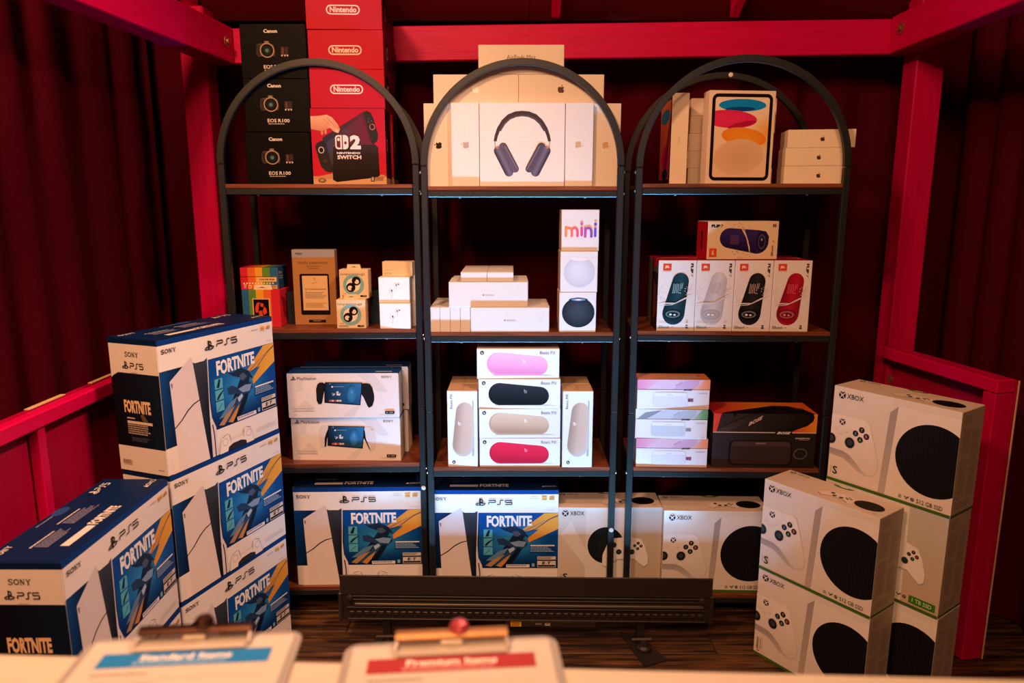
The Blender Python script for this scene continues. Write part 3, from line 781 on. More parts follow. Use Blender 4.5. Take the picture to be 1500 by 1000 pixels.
    p.micro(55, 62, 135, 68, 1, T_, seed=1); p.micro(60, 70, 150, 98, 6, '7f83a2', seed=3)
    p.micro(165, 48, 250, 54, 1, T_, seed=4); p.micro(170, 57, 268, 84, 6, '7f83a2', seed=5)
    p.rect(66, 118, 160, 136, T_); p.text('FORTNITE', 166, 112, 262, 137, T_, bold=.045)
    p.poly([(372, 138), (378, 126), (384, 138)], T_); p.ring(390, 132, 5, 5, 2, T_, 14); p.line([(397, 127), (406, 137)], 2, T_); p.line([(406, 127), (397, 137)], 2, T_); p.line([(410, 127), (419, 127), (419, 137), (410, 137)], 2, T_, True)
    p.done()
    return r
def corner_loc(x, y, t, dims, z):
    """base centre of a carton whose front left bottom edge stands at x,y, front running at angle t"""
    w, d, h = dims
    return (x+math.cos(t)*w/2-math.sin(t)*d/2, y+math.sin(t)*w/2+math.cos(t)*d/2, z)
h = PS[2]+GAP
SA = 'console cartons stacked in a column of three'
a0 = make_blue_console('white and blue console carton topmost in the column of three by the post', SA, corner_loc(-.8713, 1.7155, 1.2124, PS, 2*h), 1.2124)
dup(a0, corner_loc(-.870, 1.718, 1.2124, PS, h), 1.2124, 'white and blue console carton in the middle of the column of three')
dup(a0, corner_loc(-.8715, 1.719, 1.2124, PS, 0), 1.2124, 'white and blue console carton lowest in the column of three, partly behind a clipboard')
SB = 'console cartons in the low pile by the left half wall'
dup(a0, corner_loc(-.8699, 1.2717, 1.5649, PS, h), 1.5649, 'white and blue console carton on top of the low pile against the left half wall', SB)
dup(a0, corner_loc(-.869, 1.2717, 1.5649, PS, 0), 1.5649, 'white and blue console carton under another in the low pile, nearly hidden by a clipboard', SB)
SC = 'console cartons on the bottom shelves'
dup(a0, (*at_front(-.516, 2.249, PS[1], YAW['L']), ZL['L'][3]), YAW['L'], 'white and blue console carton on the bottom board of the shelf unit with camera cartons', SC)
dup(a0, (-.0595, 2.226+PS[1]/2, ZL['M'][3]), 0, 'white and blue console carton on the bottom board, under the pink and red speaker cartons', SC)

# ------------------------------------------------------------------ white console cartons with a green stripe
XB = (.3458, .1266, .2869)
XW = {'all': 'e6e1df', 'right': 'b7a497', 'left': 'cfc5be', 'top': 'e4d3c6'}  # white card; shade put into the darker colour of the right flank
def pad(p, cut=0):
    """the white gamepad, drawn in the coordinates of the 512 front"""
    p.poly([(764, 604), (870, 608), (920, 622), (975, 668), (1022, 706), (1012, 712), (960, 700), (900, 662), (868, 646), (764, 640)], lambda x, y: mix('a59da0', 'cfc6c4', (y-604)/110))
    out = [(764, 408), (985, 404), (1008, 416), (1030, 480), (1060, 570), (1078, 640), (1072, 678), (1050, 700), (1020, 706), (985, 690), (945, 650), (905, 622), (870, 608), (764, 604)]
    p.poly(out, lambda x, y: mix('f2eeee', 'ddd5d2', (y-480)/230)); p.line(out[1:], 2.5, 'c9c1bf')
    for x, y in ((808, 486), (876, 488)): p.ell(x, y, 12, 12, 'd3ccca', 14); p.ell(x-1, y-2, 10, 10, 'ece7e6', 14)
    p.ell(841, 505, 14, 10, 'd3ccca', 14); p.ell(840, 503, 12, 8, 'ece7e6', 14)
    x_mark(p, 847, 441, 19, '2a2a30', 'f0ecec')
    for cx, cy in ((785, 551), (902, 550)):
        p.ell(cx, cy, 33, 34, 'c2bab9', 20); p.ell(cx, cy, 29, 30, '2c3036', 20, c1='15171b'); p.ell(cx, cy-2, 17, 17, '3c434c', 16)
    for t, x, y, c in (('Y', 967, 461, 'cbb26a'), ('X', 932, 488, '6f9fd8'), ('B', 997, 491, 'd86a70'), ('A', 962, 518, '8fc27e')):
        p.ell(x, y, 17, 17, '232428', 16); p.text(t, x-7, y-9, x+7, y+9, c, bold=.02)
def icons(p, x, y, s, col):
    for k in range(3): p.rect(x, y-s*.5+k*s*.4, x+s, y-s*.5+k*s*.4+s*.2, '8b9280')
    x += s*2.1; p.line([(x-s*.2, y-s*.35), (x+s*.35, y-s*.1), (x+s*.3, y+s*.4), (x+s*1.0, y-s*.3)], s*.28, col); p.ell(x+s*1.05, y-s*.35, s*.22, s*.22, col, 8)
    x += s*2.4; p.ell(x, y, s*.55, s*.55, col, 14); p.poly([(x-s*.1, y-s*.3), (x+s*.3, y), (x-s*.1, y+s*.25)], 'dcd6d4')
def white_sides(r):
    p = Print(r, 'printed_top', 'top', XB, (0, 0, 346, 127))
    x_mark(p, 22, 16, 9, '2a2422', 'e4d3c6'); p.text('XBOX', 36, 9, 76, 22, '2a2422'); p.micro(10, 108, 40, 112, 1, 'b09a8c')
    p.ell(176, 2, 30, 12, '4c7a3c', 18); p.ell(176, 0, 14, 6, 'f0dccd', 14)
    p.poly([(150, 84), (166, 60), (184, 54), (226, 54), (244, 62), (252, 92), (240, 104), (222, 92), (186, 92), (164, 106), (152, 100)], 'f2e4da'); p.line([(150, 92), (164, 104), (186, 90), (222, 90), (240, 102)], 3, '8d7a70')
    for x, y, q in ((180, 66, 6), (192, 80, 6), (212, 80, 6), (228, 64, 3.4), (236, 70, 3.4), (222, 70, 3.4), (229, 77, 3.4)): p.ell(x, y, q, q, '26221f', 12)
    p.ell(288, 72, 40, 30, '15120f', 28); p.micro(316, 108, 326, 112, 1, '8c7468'); p.done()
    p = Print(r, 'printed_side', 'right', XB, (0, 0, 127, 287)); g = random.Random(3)
    for x0, x1, y0, y1, n in ((16, 60, 14, 40, 5), (16, 66, 50, 120, 14), (72, 112, 60, 150, 16), (16, 60, 132, 230, 16), (72, 112, 160, 240, 12), (20, 100, 250, 272, 3)):
        p.micro(x0, y0, x1, y1, n, '8a7466', fill=.34, seed=n)
    for y in (46, 98, 140, 236): p.ell(18, y, 2.2, 2.2, '4a3a30', 8)
    p.rect(0, 280, 127, 287, '456a2a'); p.done()
def make_white_console(label, group, loc, yaw):
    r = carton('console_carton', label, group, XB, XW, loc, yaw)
    p = Print(r, 'printed_front', 'front', XB, (780, 245, 1480, 795))
    p.rect(780, 245, 1128, 795, lambda x, y: mix('eae5e6', 'e2d8d2', (y-245)/550), 1, 4)
    p.poly([(1160, 284), (1480, 284), (1480, 795), (1126, 795)], lambda x, y: mix('eee9e9', 'e6ddd7', (y-284)/500))
    p.poly([(1160, 284), (1116, 326), (1088, 795), (1128, 795)], lambda x, y: mix('a9a1a5', 'c0b4ae', (y-284)/500))
    p.line([(1160, 284), (1128, 795)], 2, 'f6f2f2')
    p.ell(1365, 530, 200, 190, '151419', 48)
    for k in range(17):
        x = 1180+k*18; dy = 186*math.sqrt(max(0, 1-((x-1365)/198)**2)); p.line([(x, 530-dy), (x, 530+dy)], 3.5, '1f1e25')
    pad(p); x_mark(p, 833, 289, 21, '26262c', 'e9e4e5'); p.text('XBOX', 862, 276, 962, 303, '2b2b31', bold=.004)
    p.text('S', 812, 706, 842, 752, '26262c', bold=.015); p.micro(798, 708, 804, 750, 5, '9a9292')
    icons(p, 1206, 757, 17, '2b2b2b'); p.text('512 GB SSD', 1305, 746, 1440, 768, '3a3636', bold=.0)
    p.rect(780, 778, 1480, 795, '456a2a'); p.done()
    white_sides(r); return r
def make_white_console_large(label, group, loc, yaw):
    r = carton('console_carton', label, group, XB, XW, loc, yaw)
    p = Print(r, 'printed_front', 'front', XB, (75, 235, 778, 790))
    p.rect(75, 235, 262, 790, lambda x, y: mix('dcdada', 'd4c6ba', (y-235)/555), 2, 4); p.rect(575, 235, 778, 790, lambda x, y: mix('c7c8cc', 'c9b49c', (y-235)/555), 2, 4)
    p.poly([(90, 420), (160, 330), (262, 520), (262, 640)], 'e6e4e6')
    p.rect(262, 340, 576, 790, 'e4e2e3'); p.rect(556, 344, 576, 790, 'f3f1f1')
    p.ell(400, 495, 124, 126, '1b2226', 40, c1='10171a')
    for k in range(13):
        x = 296+k*17; dy = 122*math.sqrt(max(0, 1-((x-400)/122)**2)); p.line([(x, 495-dy), (x, 495+dy)], 3, '253036')
    out = [(452, 446), (505, 440), (590, 440), (640, 452), (668, 500), (690, 580), (688, 624), (664, 642), (636, 622), (596, 588), (480, 590), (430, 624), (398, 642), (378, 628), (380, 560), (412, 480)]
    p.poly([(x+3, y+8) for x, y in out], 'b0a8aa'); p.poly(out, 'efecec')
    for x, y in ((455, 492), (490, 540), (578, 540)): p.ell(x, y, 21, 21, 'c9c2c2', 18); p.ell(x, y, 18, 18, '30404a', 18, c1='1b262d')
    for t, x, y, c in (('Y', 620, 479, 'cbb26a'), ('X', 597, 497, '6f9fd8'), ('B', 640, 499, 'd86a70'), ('A', 618, 517, '8fc27e')):
        p.ell(x, y, 11, 11, '26282c', 14); p.text(t, x-4, y-6, x+4, y+6, c)
    p.line([(512, 470), (540, 470)], 4, 'c0b9b9')
    x_mark(p, 122, 272, 22, '26262c', 'dcdada'); p.text('XBOX', 154, 259, 250, 287, '2b2b31', bold=.004)
    p.text('S', 110, 690, 142, 735, '26262c', bold=.015); p.micro(96, 692, 102, 732, 5, '9a9292')
    icons(p, 520, 741, 17, '2b2b2b'); p.rect(622, 720, 762, 762, '3f7a2a'); p.text('1 TB SSD', 640, 730, 744, 752, 'dfe8d0', bold=.01)
    p.rect(75, 773, 778, 790, '456a2a'); p.done()
    white_sides(r); return r
h = XB[2]+GAP; t1 = -.963; t3 = -.9478
SX = 'white console cartons stacked by the right half wall'; SY = 'white console cartons stacked in the front pair'
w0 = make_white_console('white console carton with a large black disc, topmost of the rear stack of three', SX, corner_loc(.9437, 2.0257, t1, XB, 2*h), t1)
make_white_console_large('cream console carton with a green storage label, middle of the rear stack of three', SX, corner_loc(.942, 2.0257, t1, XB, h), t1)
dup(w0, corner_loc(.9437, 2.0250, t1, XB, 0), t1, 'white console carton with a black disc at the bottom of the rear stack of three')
wx = dup(w0, corner_loc(.758, 2.0238, t3, XB, h), t3, 'white console carton on top of the front stack of two, gamepad picture tinted violet', SY)
wy = make_white_console('white console carton with a barcode sticker, under another in the front stack', SY, corner_loc(.7585, 2.0238, t3, XB, 0), t3)
p = Print(wy, 'barcode_sticker', 'front', XB, (0, 0, 346, 287), z=.0032, card=False)
p.rect(7, 218, 30, 278, 'e9ded4'); g = random.Random(8); y = 226
while y < 266: hgt = g.choice((.7, 1.2, 1.9)); p.rect(11, y, 18, y+hgt, '2a2220'); y += hgt+g.choice((.8, 1.3))
p.micro(22, 226, 28, 264, 10, '8a7d74'); p.rect(14, 268, 22, 272, 'b03a2a'); p.done()
SD = 'white console cartons on the bottom shelves'
make_white_console_large('white console carton with disc and gamepad, on the bottom board behind the shelf posts', SD, (.327, 2.224+XB[1]/2, ZL['R'][3]+.0004), 0)
dup(w0, (*at_front(.6735, 2.196, XB[1], YAW['R']), ZL['R'][3]), YAW['R'], 'white console carton with a black disc, on the bottom board beside the front stack', SD)

# ------------------------------------------------------------------ top boards
CB = (.197, .14, .1545)
def make_camera_carton(label, loc, yaw):
    r = carton('camera_carton', label, 'black camera cartons in a column', CB, '060506', loc, yaw, m='gloss')
    p = Print(r, 'printed_front', 'front', CB, (215, 660, 545, 925))
    p.text('Canon', 335, 686, 403, 704, 'e3d8d0', bold=.03)
    p.poly([(296, 762), (306, 756), (332, 754), (336, 742), (358, 742), (364, 756), (382, 762), (388, 800), (384, 816), (300, 818), (294, 800)], '453c3a'); p.rect(338, 744, 357, 752, '8a7468')
    p.poly([(296, 765), (312, 760), (312, 815), (300, 816)], '2c2625')
    p.ell(348, 788, 36, 36, 'a98b74', 26); p.ell(348, 788, 31, 31, '14110f', 26); p.ell(348, 788, 21, 21, '2f3b3c', 20, c1='0e1112'); p.ell(348, 789, 9, 9, '4a7476', 14)
    p.rr(414, 770, 456, 808, 4, '241c1b'); p.rect(420, 774, 432, 804, '5a3c36'); p.rect(438, 774, 450, 804, '3b2a27'); p.rect(417, 808, 453, 811, '8a7266')
    for x in (421, 436, 449): p.ell(x, 814, 4, 4, 'c8b9ad', 8)
    p.text('EOS', 327, 859, 372, 877, 'd6cac0', bold=.02); p.text('R100', 380, 859, 438, 877, 'd6cac0', bold=.02); p.micro(330, 882, 438, 890, 1, 'a99d94', seed=2); p.done()
    return r
h = CB[2]+GAP; z = ZL['L'][0]; yw = YAW['L']
c0 = make_camera_carton('black camera carton at the bottom of the column of three on the top board', (*at_front(-.7135, 2.250, CB[1], yw), z), yw)
dup(c0, (*at_front(-.708, 2.250, CB[1], yw), z+h), yw, 'black camera carton in the middle of the column of three')
dup(c0, (*at_front(-.708, 2.252, CB[1], yw), z+2*h), R(-.5), 'black camera carton on top of the column, crossed by the arch')

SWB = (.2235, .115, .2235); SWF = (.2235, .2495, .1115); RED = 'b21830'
def switch_side(p, y0, y1, s=1):
    p.poly([(20, y0+10), (60, y0), (105, y0+22), (150, y0+70), (120, y1), (60, y1-18)], '1b1315'); p.poly([(150, y0+30), (190, y0+8), (225, y0+40), (215, y1-10), (170, y1)], '231719')
    p.ring(70, (y0+y1)/2, 16, 16*s, 6, 'b99a86', 14); p.line([(20, y1-8), (230, y0+12)], 3, '8a2630')
def make_red_flat(label, loc, yaw):
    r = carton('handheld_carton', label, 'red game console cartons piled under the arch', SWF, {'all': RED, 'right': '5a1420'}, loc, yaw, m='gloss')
    p = Print(r, 'printed_front', 'front', SWF, (517, 150, 908, 348))
    p.rr(622, 227, 795, 275, 23, 'eed9d2'); p.rr(628, 233, 789, 269, 18, RED); p.text('Nintendo', 641, 236, 778, 264, 'eed9d2', bold=.03); p.done()
    p = Print(r, 'printed_side', 'right', SWF, (0, 0, 250, 112)); switch_side(p, 10, 100); p.done(); return r
z = ZL['L'][0]; h = SWF[2]+GAP
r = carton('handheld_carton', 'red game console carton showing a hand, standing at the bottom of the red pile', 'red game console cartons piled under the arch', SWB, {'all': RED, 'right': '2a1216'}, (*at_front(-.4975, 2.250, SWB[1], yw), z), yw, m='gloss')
p = Print(r, 'printed_front', 'front', SWB, (540, 545, 916, 925))
p.rect(540, 545, 916, 885, lambda x, y: mix('ae1830', 'bc1e36', (y-545)/340), 1, 4); p.rect(540, 885, 916, 925, 'c89a74'); p.poly([(540, 890), (640, 870), (900, 876), (916, 885), (916, 890), (540, 900)], 'b98662')
p.poly([(640, 742), (660, 728), (860, 722), (878, 738), (882, 880), (868, 890), (660, 914), (640, 902)], lambda x, y: mix('322629', '16100f', (y-722)/190))
p.poly([(595, 690), (812, 558), (850, 720), (640, 730), (640, 862), (632, 866)], lambda x, y: mix('26303f', '5a2430', (x-595)/230))
p.poly([(614, 716), (800, 582), (835, 716), (650, 728), (640, 846)], lambda x, y: mix('3a3f55', '6a2030', (x-614)/210))
p.poly([(556, 736), (566, 716), (602, 700), (646, 858), (628, 866), (606, 860), (582, 836)], '2b2627')
p.ell(587, 752, 15, 17, 'cdb7ae', 16); p.ell(587, 752, 11, 13, '1b1718', 14); p.ell(606, 806, 10, 10, '3d3637', 10)
p.poly([(808, 562), (828, 556), (846, 566), (858, 590), (880, 672), (876, 704), (856, 722), (846, 720)], '2b2627'); p.ell(851, 636, 15, 16, 'b0614e', 16); p.ell(851, 636, 10, 11, '241f20', 14)
for x, y in ((836, 596), (848, 606), (832, 610), (845, 622)): p.ell(x, y, 5, 5, '4a4344', 8)
SK = lambda x, y: mix('e2aa8a', 'c07e62', (y-580)/80)
p.poly([(540, 584), (585, 582), (622, 576), (648, 588), (676, 622), (688, 648), (680, 664), (664, 662), (640, 640), (620, 648), (584, 656), (540, 648)], SK)
p.poly([(640, 612), (668, 640), (684, 656), (676, 668), (656, 660), (630, 634)], 'd89c7c'); p.poly([(588, 650), (602, 652), (600, 676), (590, 676)], 'c07e62'); p.poly([(606, 648), (620, 650), (618, 672), (608, 672)], 'c48566')
p.line([(622, 590), (652, 622), (664, 642)], 2.2, 'a5634a'); p.line([(604, 596), (640, 628)], 2, 'b0694e'); p.ell(672, 657, 9, 6, 'efc4ac', 10, rot=.6)
WHT = 'e8dedd'
p.rr(660, 677, 694, 748, 15, WHT); p.rr(667, 685, 690, 740, 9, '6a2230'); p.rect(686, 677, 694, 748, WHT); p.ell(677, 699, 7, 8, WHT, 12)
p.poly([(699, 677), (712, 677), (722, 682), (727, 692), (727, 733), (722, 743), (712, 748), (699, 748)], WHT); p.ell(712, 716, 7, 8, '7a2834', 12)
p.text('2', 735, 677, 790, 748, WHT, bold=.06); p.text('NINTENDO', 666, 762, 786, 772, WHT, bold=.04); p.text('SWITCH', 668, 778, 790, 798, WHT, bold=.04)
p.ell(585, 905, 20, 11, '6c4a34', 16); p.ell(585, 905, 14, 6, 'c89a74', 14); p.line([(566, 905), (604, 905)], 3, '6c4a34')
p.rr(836, 886, 856, 910, 4, '4b3428'); p.text('E', 841, 890, 851, 906, 'dcc0a4', bold=.03); p.micro(860, 888, 905, 908, 3, '9a7454'); p.done()
p = Print(r, 'printed_side', 'right', SWB, (0, 0, 250, 224)); switch_side(p, 20, 190); p.rect(0, 205, 250, 224, 'a87c5c'); p.done()
rb = dup(r, (*at_front(-.4935, 2.250+.1185, SWB[1], yw), z), yw, 'red game console carton standing directly behind the one showing a hand')
z2 = z+SWB[2]+GAP
f0 = make_red_flat('red game console carton lying flat, lowest of the flat red ones', (*at_front(-.495, 2.250, SWF[1], yw), z2), yw)
dup(f0, (*at_front(-.494, 2.252, SWF[1], yw), z2+h), R(1.0), 'red game console carton lying flat in the middle of the red pile')
dup(f0, (*at_front(-.4975, 2.250, SWF[1], yw), z2+2*h), R(2.2), 'red game console carton lying flat on top of the red pile, crossing the top beam')

# headphone cartons: one kind, standing front on, standing edge on, lying flat
HPW, HPH, HPD = .254, .2425, .083
APC = {'all': 'e2d9d2'}
SH = 'headphone cartons piled under the middle arch'
z = ZL['M'][0]
r = carton('headphone_carton', 'white headphone carton with dark over-ear headphones pictured, at the centre of the pile', SH, (HPW, HPD, HPH), APC, (.0303, 2.2022+HPD/2, z))
p = Print(r, 'printed_front', 'front', (HPW, HPD, HPH), (0, 75, 900, 958))
A = 'e9e4e4'
p.src = (15, 75, 895, 958)
for wd, col, ry in ((46, '41363a', 0), (20, '54474a', 20)):
    pts = [(175, 480), (188, 420), (215, 345), (262, 270), (320, 218), (390, 190), (455, 183), (520, 190), (590, 218), (648, 270), (697, 345), (724, 420), (738, 480)]
    if ry: pts = [(x+(455-x)*.045, y+26) for x, y in pts[2:-2]]
    ww = [30, 34, 38, 42, 46, 46, 44, 46, 46, 42, 38, 34, 30] if not ry else wd
    p.line(pts, ww, col)
for s in (-1, 1):
    X = lambda x: x if s < 0 else 912-x
    p.line([(X(172), 480), (X(178), 545)], 8, '8d878c')
    p.capsule(X(258), 535, 42, X(382), 770, 40, '4a4353' if s < 0 else '5c5566', '6a6376' if s < 0 else '453f4f')
    p.capsule(X(278), 535, 8, X(404), 772, 8, '6f687a')
    p.capsule(X(212), 580, 50, X(318), 806, 46, '4f4a5c' if s < 0 else '2c2835', '2c2835' if s < 0 else '4f4a5c', mid='6d6880')
    p.ell(X(200), 545, 18, 12, 'a67a64', 12)
p.done()
def edge_on(label, xc, col, zb, yf):
    d = (HPD, HPW, HPH); q = carton('headphone_carton', label, SH, d, APC, (xc, yf+HPW/2, zb))
    p = Print(q, 'printed_front', 'front', d, (0, 0, 83, 242)); apple_mark(p, 41, 121, 23, col, R(-90 if xc < 0 else 90)); p.done(); return q
edge_on('cream headphone carton on edge with a black fruit logo', -.2225, '2a211c', z, 2.2225)
edge_on('white headphone carton on edge with a pale grey logo, left of the pictured headphones', -.1395, 'b29c90', z, 2.2035)
edge_on('white headphone carton on edge with a beige logo, right of the pictured headphones', .2005, 'c7a98a', z, 2.2025)
edge_on('cream headphone carton on edge at the right end of the pile', .2845, 'caa67e', z, 2.2225)
def flat_on(label, xc, zb, col=None, word=None):
    d = (HPW, HPH, HPD); q = carton('headphone_carton', label, SH, d, APC, (xc, 2.232+HPH/2, zb))
    p = Print(q, 'printed_front', 'front', d, (0, 0, 254, 83))
    if word: p.text(word, 84, 28, 170, 41, '6b5546')
    else: apple_mark(p, 126, 41, 23, col)
    p.done(); return q
z1 = z+HPH+GAP
flat_on('headphone carton lying flat with a white fruit logo, under the black arch', -.1075, z1, 'ffffff')
flat_on('headphone carton lying flat with a dark fruit logo, beside the white logo one', .1473, z1, '5a463a')
flat_on('headphone carton lying flat on top of the pile, product name half behind the arch', .0275, z1+HPD+GAP, word='AirPods Max')

# tablet cartons
yw = YAW['R']; z = ZL['R'][0]; TAB = {'all': 'eedccb'}
ST = 'tablet cartons on the top board under the right arch'
d = (.051, .19, .268)
r = carton('tablet_carton', 'cream tablet carton standing on edge with a colourful narrow flank', ST, d, {'all': 'eedccb', 'left': '5c2c28'}, (*at_front(.5085, 2.245, d[1], R(-1)), z), R(-1))
p = Print(r, 'printed_side', 'left', d, (0, 0, 190, 268)); p.rr(6, 6, 184, 262, 12, '1a1210'); p.rect(16, 16, 174, 252, lambda x, y: mix('d8703a', '8a2440', y/268), 1, 6)
p.ell(95, 60, 70, 22, '2a6ea0'); p.ell(110, 190, 60, 40, 'a01848'); p.ell(110, 236, 50, 16, '1a2a5a'); p.done()
p = Print(r, 'printed_front', 'front', d, (0, 0, 51, 268)); p.text('iPad', 21, 128, 29, 146, 'cfb49a', rot=-90); p.done()
d = (.268, .10, .0535)
ws = []
for k in range(5):
    lab = ['lowest of the five flat tablet cartons behind the colourful tablet picture', 'second from the bottom of the five flat tablet cartons', 'third of the five flat tablet cartons behind the colourful picture', 'fourth from the bottom of the five flat tablet cartons', 'topmost of the five flat tablet cartons behind the colourful tablet picture'][k]
    ws.append(carton('tablet_carton', lab, ST, d, {'all': ('eedccb', 'ecd8c6', 'f0dfcf', 'ead6c2', 'eedccb')[k]}, (*at_front(.699+(.002, -.003, 0, .003, .004)[k], 2.36, d[1], R(-2)), z+k*(d[2]+GAP)), R(-2)))
d = (.2035, .050, .2715)
r = carton('tablet_carton', 'upright tablet carton with blue, pink and orange ovals on its screen', ST, d, TAB, (*at_front(.6875, 2.225, d[1], R(5)), z), R(5))
p = Print(r, 'printed_front', 'front', d, (0, 0, 204, 272))
p.rect(14, 13, 191, 258, 'f2e3d6')
p.rect(16, 15, 189, 256, lambda x, y: mix(mix('f4e6dc', 'f0cdb0', y/251), 'f2a93a', max(0, 1-math.hypot((x-188)/58, (y-122)/56))), 12, 16)
p.ell(103, 42, 73, 18, '0d92f0', 40); p.ell(96, 53, 46, 6.5, '0c4a9c', 30, rot=-.02)
p.ell(66, 82, 84, 26, 'e2326e', 44, c1='dd2866', rot=.04); p.ell(104, 98, 44, 8, 'b41648', 30, rot=-.22)
p.ell(112, 134, 70, 27, 'f0a232', 40, c1='ee8f2c', rot=.12); p.ell(98, 192, 79, 52, 'dcb594', 44, c1='e6c4a8', rot=-.12)
q = []
for cx, cy, a0 in ((178, 27, -90), (178, 244, 0), (27, 244, 90), (27, 27, 180)):
    for i in range(7): q.append((cx+13*math.cos(R(a0+15*i)), cy+13*math.sin(R(a0+15*i))))
for x0, y0, x1, y1 in ((0, 0, 12, 272), (194, 0, 204, 272)): p.rect(x0+.3, y0+1, x1-.3, y1-1, 'eedccb')
p.line(q, 10, '17100f', True)
p.done()
d = (.188, .10, .0535); lab = ['lowest of three flat tablet cartons showing a dark fruit logo', 'middle of three flat tablet cartons showing a dark fruit logo', 'topmost of three flat tablet cartons, pushed past the shelf post']
for k in range(3):
    xx, wdt = ((.923, .180), (.926, .184), (.936, .196))[k]
    dd = (wdt, .10, .0535)
    q = carton('tablet_carton', lab[k], ST, dd, TAB, (*at_front(xx, 2.235, .10, R(-8)), z+k*(.0535+GAP)), R(-8))
    p = Print(q, 'printed_front', 'front', dd, (0, 0, 190, 53.5)); apple_mark(p, (107, 101, 98)[k], 27, 15, '4a3428'); p.done()

# ------------------------------------------------------------------ second boards
# instant film cartons with rainbow stripes
yw = YAW['L']; z = ZL['L'][1]
RB = ['2a6496', '5d8a36', 'e0a236', 'd9692e', 'c8283a']
d = (.124, .085, .120)
r = carton('film_carton', 'striped film carton with a white hanger and a dark square picture', 'rainbow striped film cartons', d, {'all': 'c8283a', 'back': '2a6496'}, (*at_front(-.810, 2.290, d[1], R(-3)), z), R(-3))
p = Print(r, 'printed_front', 'front', d, (130, 540, 600, 985))
xs = [130, 215, 305, 400, 492, 600]
for k in range(5): p.rect(xs[k], 540, xs[k+1], 985, RB[k])
p.rect(255, 645, 475, 900, 'd8b27c'); p.rect(268, 658, 460, 860, '120c0c')
for pts in ([(285, 760), (310, 700), (345, 690), (330, 760), (320, 820), (290, 815)], [(350, 700), (395, 710), (385, 750), (355, 745)], [(400, 740), (425, 770), (430, 820), (395, 845), (375, 800)], [(330, 800), (365, 790), (380, 850), (330, 850)]): p.poly(pts, 'd0482e')
p.done()
p = Print(r, 'printed_side', 'right', d, (0, 0, 85, 120)); p.poly([(10, 20), (40, 30), (70, 60), (60, 110), (30, 90)], '8a1424'); p.micro(50, 60, 75, 110, 6, '5a0e1a'); p.done()
b = MB(); b.prism([(-.022, .118), (-.020, .1355), (.036, .1355), (.040, .118)], -.0425, -.0415, 'efd9bb'); o = b.build('hang_tab', M['card'], r); o['label'] = 'cream hanger tab'
b = MB(); b.prism([(-.008, .1255), (.001, .1275), (.006, .129), (.012, .1275), (.022, .1255), (.012, .1262), (.002, .1262)], -.0432, -.0426, '2a1c14'); b.build('hang_slot', M['card'], r)
d2 = (.121, .10, .0695)
r = carton('film_carton', 'flat rainbow film carton lying on the striped one', 'rainbow striped film cartons', d2, {'all': '244e7c', 'left': 'c8283a', 'front': 'c8283a', 'top': '2a2a3a'}, (*at_front(-.8145, 2.300, d2[1], R(1)), z+d[2]+GAP), R(1))
p = Print(r, 'printed_front', 'front', d2, (155, 250, 600, 510))
xs = [155, 242, 330, 415, 505, 600]
for k in range(5): p.rect(xs[k], 250, xs[k+1], 510, RB[4-k])
p.line([(155, 360), (600, 360)], 7, '5c2026'); p.rect(345, 366, 580, 420, 'e0b97e'); p.text('COLOR FILM', 375, 383, 552, 403, '2a1a12', bold=.04)
for k in range(11): p.ell(195+k*34, 440, 10, 9, 'efe0c8', 10)
p.rect(245, 462, 280, 500, 'e6c79c'); p.ell(262, 481, 9, 9, '7a3a2a', 10); p.micro(192, 452, 225, 500, 4, 'e9c9a6', seed=3); p.rect(525, 460, 585, 505, 'd4a670'); p.micro(528, 464, 582, 500, 3, '7a5a3a', seed=2); p.done()
p = Print(r, 'printed_side', 'right', d2, (0, 0, 100, 69)); p.text('Film', 8, 12, 40, 22, 'd4c8b4'); p.micro(8, 26, 52, 40, 2, 'a9a696', seed=4); p.done()
p = Print(r, 'printed_top', 'top', d2, (0, 0, 121, 100))
for k in range(5): p.rect(121*k/5, 0, 121*(k+1)/5, 100, mix(RB[4-k], '101018', .2))
p.done()
d = (.030, .05, .108)
carton('film_carton', 'narrow black carton between the striped film carton and the slim red one', None, d, '1d2226', (*at_front(-.727, 2.335, d[1], 0), z))
d = (.017, .055, .113)
carton('film_carton', 'slim red carton on edge leaning beside the brown reader carton', None, d, {'all': 'b02238', 'right': '7c3a1e'}, (*at_front(-.7005, 2.395, d[1], 0), z))
# reader carton
d = (.1385, .035, .246)
r = carton('reader_carton', 'brown book reader carton with a grey top band', None, d, {'all': 'a8794a', 'top': '8c8a8c'}, (*at_front(-.6435, 2.321, d[1], R(1)), z), R(1))
p = Print(r, 'printed_front', 'front', d, (490, 125, 795, 657))
p.rect(492, 127, 793, 178, '9a9aa2'); p.text('amazon', 516, 147, 566, 158, '2a241e', bold=.02); p.ring(541, 152, 20, 10, 2, '2a241e', 10, 30, 150)
p.text('kindle paperwhite', 536, 206, 742, 230, '50340f', bold=.0); p.text('Signature Edition', 594, 236, 688, 248, '5c3d18'); p.micro(600, 254, 680, 262, 1, '6a4820')
p.rr(538, 294, 748, 585, 12, '15100e'); p.rect(556, 308, 736, 552, 'd9b584')
p.poly([(641, 322), (646, 322), (645, 338), (642, 338)], '4a3a28'); p.line([(622, 362), (640, 358), (664, 354)], 2.5, '6a563c'); p.text('T', 571, 398, 587, 420, '3c2e20')
p.micro(592, 399, 730, 412, 1, '8a7250', .5, 3); p.micro(572, 424, 732, 472, 5, '8a7250', .42, 5); p.micro(572, 500, 732, 538, 4, '8a7250', .42, 7)
p.rect(590, 620, 712, 640, '1c120c'); p.micro(620, 626, 680, 634, 1, 'b08a5c'); p.done()
